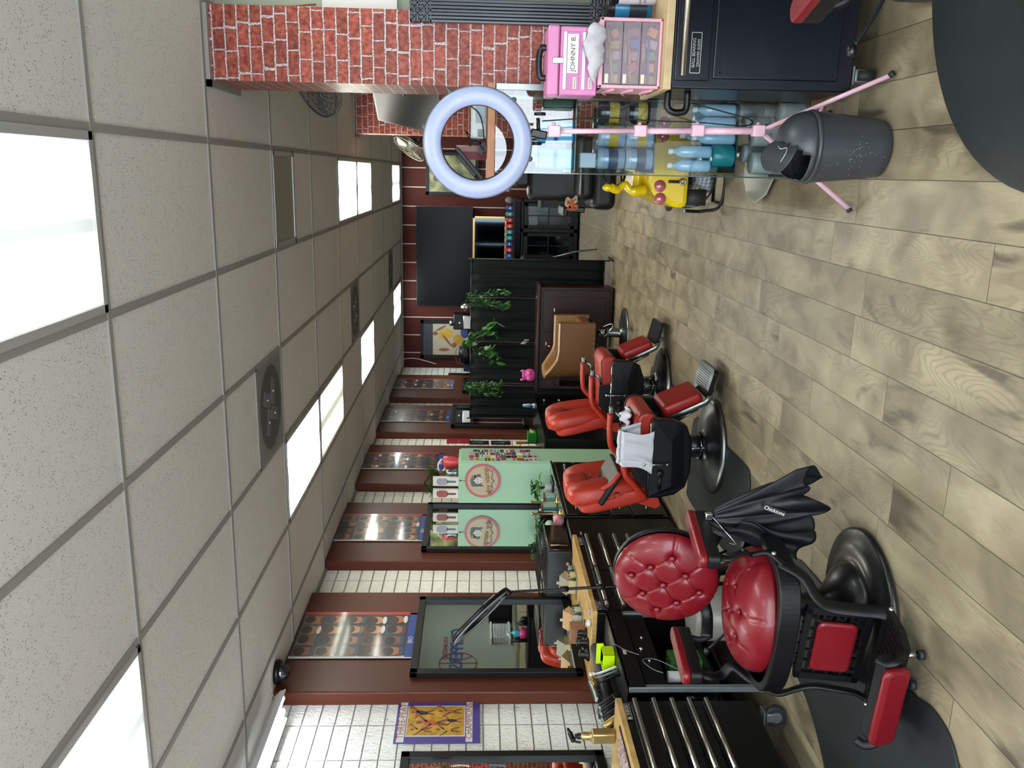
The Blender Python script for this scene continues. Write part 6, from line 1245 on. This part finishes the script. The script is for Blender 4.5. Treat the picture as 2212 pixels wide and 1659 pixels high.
# high shelf with kettle and cookers behind the screen
t = thing('high_shelf', 'tall dark shelf behind the curtain screen carrying coffee makers', 'shelf', (-3.2, 13.5, 0)); b = MB(); b.bx(0, 1.25, 0, .45, 1.66, 1.70, bc)
b.build('top', None, t)
for x in (.02, 1.23): b = MB(); b.bx(x - .02, x + .02, 0, .45, 0, 1.66, bc); b.build('side', None, t)
t = thing('coffee_maker', 'silver and black coffee maker above the curtain screen', 'coffee maker', (-2.48, 13.62, 1.70)); b = MB(); b.bx(-.02, .24, 0, .2, 0, .30, blkp, bev=.02); b.bx(.0, .22, -.03, 0, 0, .14, steel, bev=.01); b.build('body', None, t); b = MB(); b.cyl((.08, .08, .30), (.08, .08, .36), .05, .05, chromew, 20); b.build('lid', None, t); b = MB(); b.lathe([(0, 0), (.015, 0), (.015, .002)], m=whitep, seg=16, M=Matrix.Translation((.1, -.001, .20)) @ rotm(90)); b.build('emblem', None, t)
t = thing('rice_cooker', 'round black rice cooker above the curtain screen', 'cooker', (-2.92, 13.66, 1.70)); b = MB(); b.lathe([(0, 0), (.13, 0), (.15, .03), (.15, .17), (.12, .20), (0, .21)], m=blkp, seg=28); b.build('body', None, t); b = MB(); b.tube(bez([(-.13, 0, .15), (-.13, -.02, .23), (.0, -.03, .26), (.13, -.02, .23), (.13, 0, .15)]), .007, chromew, 8); b.build('handle', None, t)
t = thing('kettle', 'small steel kettle beside the television corner above the screen', 'kettle', (-2.12, 13.6, 1.70)); b = MB(); b.lathe([(0, 0), (.07, 0), (.07, .12), (.04, .17), (0, .19)], m=steel, seg=24); b.build('body', None, t); b = MB(); b.tube(bez([(.06, 0, .04), (.12, 0, .08), (.06, 0, .16)]), .008, blkp, 8); b.build('handle', None, t)
b = MB(); b.bx(-3.19, -3.09, 13.6, 13.8, 1.701, 1.83, mat('blue_box', '#1d2b55', .5)); tag(b.build('product_box'), 'dark blue box at the wall beside the rice cooker', 'box')
wire('cable', 'white cable pair running down the red wall corner', [(-3.12, 14.17, 2.86), (-3.1, 14.17, 2.7), (-3.14, 14.17, 2.5), (-3.2, 14.17, 2.3)], .006, paper)
# ================================================================ mint cabinet and the far stations
mint = mat('mint_paint', '#9cc2a6', .4, var=.03, vscale=3); t = thing('cabinet', 'mint green metal cabinet covered with stickers, vines and boxes on top', 'cabinet', (-3.13, 7.735, 0)); w, dpt, h = .415, .42, 1.785
b = MB(); b.bx(0, w, 0, dpt, .02, h, mint, bev=.004); b.build('body', None, t)
b = MB(); b.bx(w, w + .012, .012, dpt - .008, .06, h - .02, mint, bev=.003); d = b.build('door', None, t); b = MB(); b.tube(bez([(w + .012, .04, 1.02), (w + .035, .04, 1.03), (w + .035, .04, 1.13), (w + .012, .04, 1.14)]), .006, mint, 8); b.build('handle', None, d)
rnd = random.Random(21); scol = [mat('sticker_%d' % k, c, .4) for k, c in enumerate(('#a33b50', '#d9d4cf', '#1d1d22', '#c98aa0', '#7a4a3a', '#c9b23a', '#3a7d8a', '#6a5a8a', '#d6d0c4', '#2a2a2e'))]
k = 0
for r in range(13):
    for c_ in range(4):
        if rnd.random() < .14: continue
        sy = rnd.uniform(.06, .09); sz = rnd.uniform(.035, .055); cy = .07 + c_ * .085 + rnd.uniform(-.01, .01); cz = 1.66 - r * .052 - (.04 if c_ > 2 else 0)
        b = MB(); b.prism(rrect(sy, sz, .008, 2, cy, cz), .0012 + .0003 * (k % 3), FX @ Matrix.Translation((0, 0, w + .0125)), rnd.choice(scol)); b.prism(rrect(sy * .6, sz * .4, .004, 1, cy, cz), .0006, FX @ Matrix.Translation((0, 0, w + .0142)), rnd.choice(scol)); o = b.build('sticker', None, d); k += 1
# round sign on the side
t2 = thing('hanging_sign', 'round pink rimmed sign with a lady portrait hanging on the mint cabinet side', 'sign', (-2.893, 7.728, 1.55)); R = .172; pr = mat('sign_pink', '#b8626a', .4)
b = MB(); b.prism([(R * math.cos(a), R * math.sin(a)) for a in [2 * PI * j / 56 for j in range(56)]], .006, ony(0, 0, 0), pr); b.build('disc', None, t2); b = MB(); b.prism([(R * .86 * math.cos(a), R * .86 * math.sin(a)) for a in [2 * PI * j / 56 for j in range(56)]], .001, ony(0, -.0065, 0), mat('sign_cream', '#b5a58c', .4)); b.build('face', None, t2)
ig = mat('sign_ink', '#56616a', .5); il = mat('sign_light', '#cfcac2', .5); b = MB(); Ms = ony(0, -.008, 0)
def disc(cx, cz, rx, rz, m, dz, rot=0, n=20): b.prism([(cx + rx * math.cos(a) * math.cos(rot) - rz * math.sin(a) * math.sin(rot), cz + rx * math.cos(a) * math.sin(rot) + rz * math.sin(a) * math.cos(rot)) for a in [2 * PI * j / n for j in range(n)]], .0006, Ms @ Matrix.Translation((0, 0, dz)), m)
disc(0, .06, .06, .058, ig, 0); disc(.005, .045, .034, .045, il, .0007); disc(-.03, .09, .03, .022, ig, .001); disc(.035, .088, .026, .022, ig, .001); disc(.05, .055, .014, .04, ig, .001, .3); disc(-.045, .03, .012, .04, ig, .001, -.2); disc(.045, .095, .016, .016, pr, .0014); disc(-.012, .05, .009, .004, ig, .0015); disc(.018, .05, .009, .004, ig, .0015); disc(.004, .022, .009, .004, pr, .0015)
b.build('portrait', None, t2); text('shy vamp', .075, Ms @ Matrix.Translation((0, -.045, .002)) @ rotm(0, 0, 8), mat('sign_gold', '#8a5f2c', .5), t2, ext=.0006, bold=.0016)
b = MB()
for s_ in (-1, 1): b.tube(bez([(s_ * .12, -.011, -.05), (s_ * .09, -.011, -.095), (s_ * .03, -.011, -.085), (0, -.011, -.11)]), .0035, ig, 5)
b.build('flourish', None, t2); b = MB(); b.tube([(0, -.003, R), (0, -.003, R + .04)], .002, ink, 6); b.sph((0, -.004, R + .045), .007, ink, 10); b.build('hook', None, t2)
# on top of it
t = thing('hanging_basket', 'fern in a black wire basket on the mint cabinet', 'plant', (-2.97, 7.97, 1.786)); b = MB()
for s_ in (-1, 1): b.tube(bez([(s_ * .13, -.14, 0), (s_ * .13, -.14, .16), (s_ * .11, -.13, .25), (0, -.12, .33), (-s_ * .02, -.12, .33)]), .005, blkp, 6)
b.tube([(-.13, -.14, .002), (.13, -.14, .002), (.13, .14, .002), (-.13, .14, .002)], .003, blkp, 6, close=True); b.build('wire_basket', None, t)
b = MB(); fern = mat('fern_green', '#5b7a2c', .6, var=.3, vscale=20); rnd = random.Random(3)
for k in range(80):
    a = rnd.random() * 2 * PI; L = rnd.uniform(.16, .30); d0 = Vector((math.cos(a) * .6, math.sin(a) * .6, rnd.uniform(.5, 1.1))).normalized(); p0 = Vector((0, .02, .16)); pts = [p0 + d0 * (L * j / 8) + Vector((0, 0, -.22 * L * (j / 8) ** 2)) for j in range(9)]
    b.tube(pts, .001, fern, 4); sd = d0.cross(Vector((0, 0, 1))).normalized()
    for j in range(2, 9):
        for q in (-1, 1): leaf(b, pts[j], sd * q + d0 * .5, (.05) * (1.15 - j / 10), .018, fern, .2, 2)
b.build('fern', None, t); b = MB(); b.lathe([(0, .001), (.06, .001), (.075, .11), (.065, .11), (.06, .1), (0, .1)], (0, .02, 0), blkp, 20); b.build('pot', None, t)
def brush_pack(label, x, hair, hand):
    t = thing('brush_package', label, 'package', (x, 7.765, 1.786), 0, 'boxed hair brushes on the mint cabinet'); b = MB(); b.bx(-.045, .045, -.015, .02, 0, .245, paper, bev=.002); b.build('carton', None, t); b = MB(); b.prism(rrect(.07, .11, .03, 5, 0, .155), .003, ony(0, -.015, 0), hair); b.prism(rrect(.02, .09, .008, 3, 0, .065), .003, ony(0, -.015, 0), hand); b.build('brush', None, t)
brush_pack('boxed lilac hair brush on the mint cabinet, right of the red one', -2.915, mat('brush_lilac', '#8d8a9c', .3), mat('brush_slate', '#5a6a78', .4)); brush_pack('boxed red hair brush on the mint cabinet near the wall', -3.04, mat('brush_red', '#8a1f1c', .35), mat('brush_maroon', '#5e1a1c', .4))
t = thing('tumbler', 'coral pink tumbler with white handle on the mint cabinet corner', 'cup', (-2.775, 7.93, 1.786)); b = MB(); b.lathe([(0, 0), (.04, 0), (.043, .01), (.055, .06), (.058, .14), (.045, .155), (0, .157)], m=mat('tumbler_coral', '#c9434f', .35), seg=24); b.build('body', None, t); b = MB(); b.tube(bez([(-.05, 0, .13), (-.09, -.01, .15), (-.09, -.02, .19), (-.02, -.02, .20), (.03, 0, .165)]), .009, paper, 8); b.build('handle', None, t)
for k, (x, y, m_, lab) in enumerate(((-2.84, 7.80, chromew, 'shiny silver helmet shaped figure on the mint cabinet'), (-2.86, 7.87, mat('figure_black', '#131416', .3), 'black patterned figure behind the silver one on the mint cabinet'))):
    b = MB(); b.lathe([(0, 0), (.035, 0), (.04, .03), (.025, .06), (.035, .09), (.03, .12), (0, .135)], (x, y, 1.786), m_, 16); tag(b.build('figurine'), lab, 'figurine')
t = thing('dresser', 'black dresser behind the red chairs with a green clipper case on it', 'dresser', (-3.17, 8.45, 0)); b = MB(); b.bx(0, .47, 0, 1.72, .03, .88, MATS['black_lacquer'], bev=.005); b.build('cabinet', None, t); b = MB(); b.bx(0, .49, -.01, 1.73, .881, .90, MATS['black_lacquer']); b.build('top', None, t)
for (y0, y1) in ((.9, 1.28), (1.32, 1.7), (.45, .86)):
    for (z0, z1) in ((.72, .86), (.52, .70), (.28, .50)):
        b = MB(); b.bx(.47, .482, y0, y1, z0, z1, MATS['black_lacquer'], bev=.004); d = b.build('drawer', None, t); b = MB(); b.box((.49, (y0 + y1) / 2, (z0 + z1) / 2), (.015, .035, .02), mat('knob_ivory', '#c2b9a2', .4), bev=.004); b.build('knob', None, d)
t = thing('clipper_case', 'bright green case on the black dresser behind the mint cabinet', 'case', (-3.02, 9.55, .901)); b = MB(); b.box((0, 0, .055), (.12, .14, .11), mat('case_green', '#1f7a2c', .4), bev=.008); b.build('body', None, t); b = MB(); b.box((.061, 0, .06), (.002, .08, .05), mat('case_label', '#b5c23a', .5)); b.build('label', None, t)
b = MB(); b.box((-3.08, 9.50, 1.08), (.03, .03, .13), mat('amber_box', '#b5843a', .5), (8, 0, 0)); b.cyl((-3.08, 9.5, .901), (-3.08, 9.5, 1.03), .012, .012, blkp); tag(b.build('bottle'), 'amber topped dark bottle beside the green case', 'bottle')
b = MB(); b.sph((-3.0, 9.72, .95), .03, chromew, 14); b.cyl((-3.0, 9.72, .901), (-3.0, 9.72, .93), .03, .03, blkp, 14); tag(b.build('shaver'), 'silver topped shaver behind the green case', 'shaver')
t = thing('clipper_stand', 'blue and white clipper pair standing at the end of the dark shelf by the screen', 'clipper stand', (-2.78, 10.05, .901)); b = MB(); b.lathe([(0, 0), (.035, 0), (.03, .02), (.02, .03)], m=whitep, seg=16); b.build('base', None, t)
for k, m_ in enumerate((mat('clip_blue', '#3d6f94', .3), whitep)): b = MB(); b.lathe([(0, .02), (.016, .02), (.018, .08), (.012, .14), (0, .145)], (0, -.02 + k * .045, 0), m_, 14); b.build('clipper', None, t)
# ================================================================ what the mirrors see on the right wall
b = MB(); b.bx(1.235, 1.25, 5.6, 6.5, 0, 2.05, mat('door_grey', '#8f9088', .6), bev=.01); b.bx(1.22, 1.235, 5.72, 6.38, .2, 1.0, MATS['door_grey'], bev=.01); struct(b.build('door_1'))
b = MB(); b.tube([(1.19, 5.68, .98), (1.19, 5.68, 1.08)], .012, chrome, 8); b.build('door_handle', None, bpy.data.objects['door_1'])
ML = frame_M((1.243, 12.45, 1.88), (0, -1, 0), (0, 0, 1)); cb = mat('sign_blue', '#1d3f7e', .6); cr_ = mat('sign_red', '#8c2430', .6)
t = thing('wall_logo', 'painted team logo with blue letters on the grey right wall', 'wall logo', (0, 0, 0)); text('CLIPPERS', .30, ML, cb, t, ext=.001, bold=.003); text('LOS ANGELES', .11, ML @ Matrix.Translation((0, .19, 0)), cr_, t, ext=.001)
b = MB()
for r, z_ in ((.30, .0),): b.tube([ML @ Vector((.45 + r * math.cos(a), -.02 + r * math.sin(a), .001)) for a in [2 * PI * k / 40 for k in range(40)]], .006, cr_, 5, close=True)
b.tube([ML @ Vector((.45, -.32, .001)), ML @ Vector((.45, .28, .001))], .005, cr_, 5); b.tube(bez([ML @ Vector((.25, -.24, .001)), ML @ Vector((.38, -.02, .001)), ML @ Vector((.25, .2, .001))]), .005, cr_, 5); b.build('ball', None, t)
b = MB()
for k in range(10): b.bx(1.15, 1.245, 12.6, 13.05, 1.05 + k * .025, 1.065 + k * .025, whitep)
b.bx(1.14, 1.25, 12.55, 13.1, 1.0, 1.04, whitep); b.bx(1.14, 1.25, 12.55, 13.1, 1.31, 1.34, whitep); tag(b.build('wall_vent'), 'white louvred box on the grey right wall', 'vent')
crm = mat('cream_cupboard', '#a8a487', .5); b = MB(); b.bx(.85, 1.24, 13.2, 13.7, .96, 1.36, blkp, bev=.02); b.bx(.845, .85, 13.25, 13.6, 1.0, 1.3, MATS['screen_black']); tag(b.build('microwave'), 'black microwave on the cream cupboard against the right wall', 'microwave')
t = thing('cupboard', 'cream low cupboard against the grey right wall', 'cupboard', (.8, 11.7, 0)); b = MB(); b.bx(0, .44, 0, 2.2, .05, .92, crm); b.build('body', None, t); b = MB(); b.bx(-.02, .44, -.02, 2.22, .92, .955, mat('cupboard_top', '#7d7b6e', .4)); b.build('top', None, t)
for k in range(4): b = MB(); b.bx(-.015, 0, .03 + k * .54, .54 + k * .54, .1, .88, crm, bev=.004); b.build('door', None, t)
# black cape hanging from the oxblood chair arm
cape = mat('cape_nylon', '#080a11', .5, spec=.35)
t = thing('cape', 'black nylon barber cape bunched and clipped to the oxblood chair arm', 'cape', (-1.385, 3.22, 0))
def cp(u, v):
    a = 2 * PI * u; spread = .022 + .085 * min(1, v * 1.2) ** .8; n = 1 + .26 * math.sin(5 * a + v * 2.2) * v ** .4 + .12 * math.sin(11 * a - v * 3)
    x = .03 + spread * n * math.cos(a) * 1.15 + .055 * v; y = spread * n * math.sin(a) * .6 + .02 * v; end = .40 + .04 * math.sin(3 * a + .6) + .025 * math.sin(7 * a)
    z = .645 - v * end + .010 * math.sin(9 * a) * v; return (x, y, z)
b = MB(); b.grid(cp, 110, 40, cape, closeu=True); b.build('cloth', None, t, solid=.003)
def cp2(u, v): return (-.04 + .07 * u - .09 * v * (1 - u * .5) + .01 * math.sin(v * 8), -.05 + .012 * math.sin(u * 9 + v * 5) - .03 * v, .60 - v * .30 - .05 * u + .02 * math.sin(v * 7 + u * 5))
b = MB(); b.grid(cp2, 20, 24, cape); b.build('cloth_fold', None, t, solid=.003)
b = MB(); b.prism([(-.05, -.012), (.05, -.012), (.05, .012), (-.05, .012)], .001, frame_M((.085, -.068, .42), (-.35, 0, -.94), (.94, 0, -.35)), mat('cape_label', '#0c0e14', .5)); b.build('label', None, t)
text('Chicktone', .022, frame_M((.085, -.073, .42), (-.35, 0, -.94), (.94, 0, -.35)), paper, t, ext=.0003)
b = MB(); b.box((.03, -.0, .665), (.03, .02, .03), chrome, bev=.004); b.tube([(.03, -.01, .65), (-.02, -.06, .60), (-.055, -.09, .565), (-.06, -.06, .60)], .003, chrome, 6); b.build('clip', None, t)
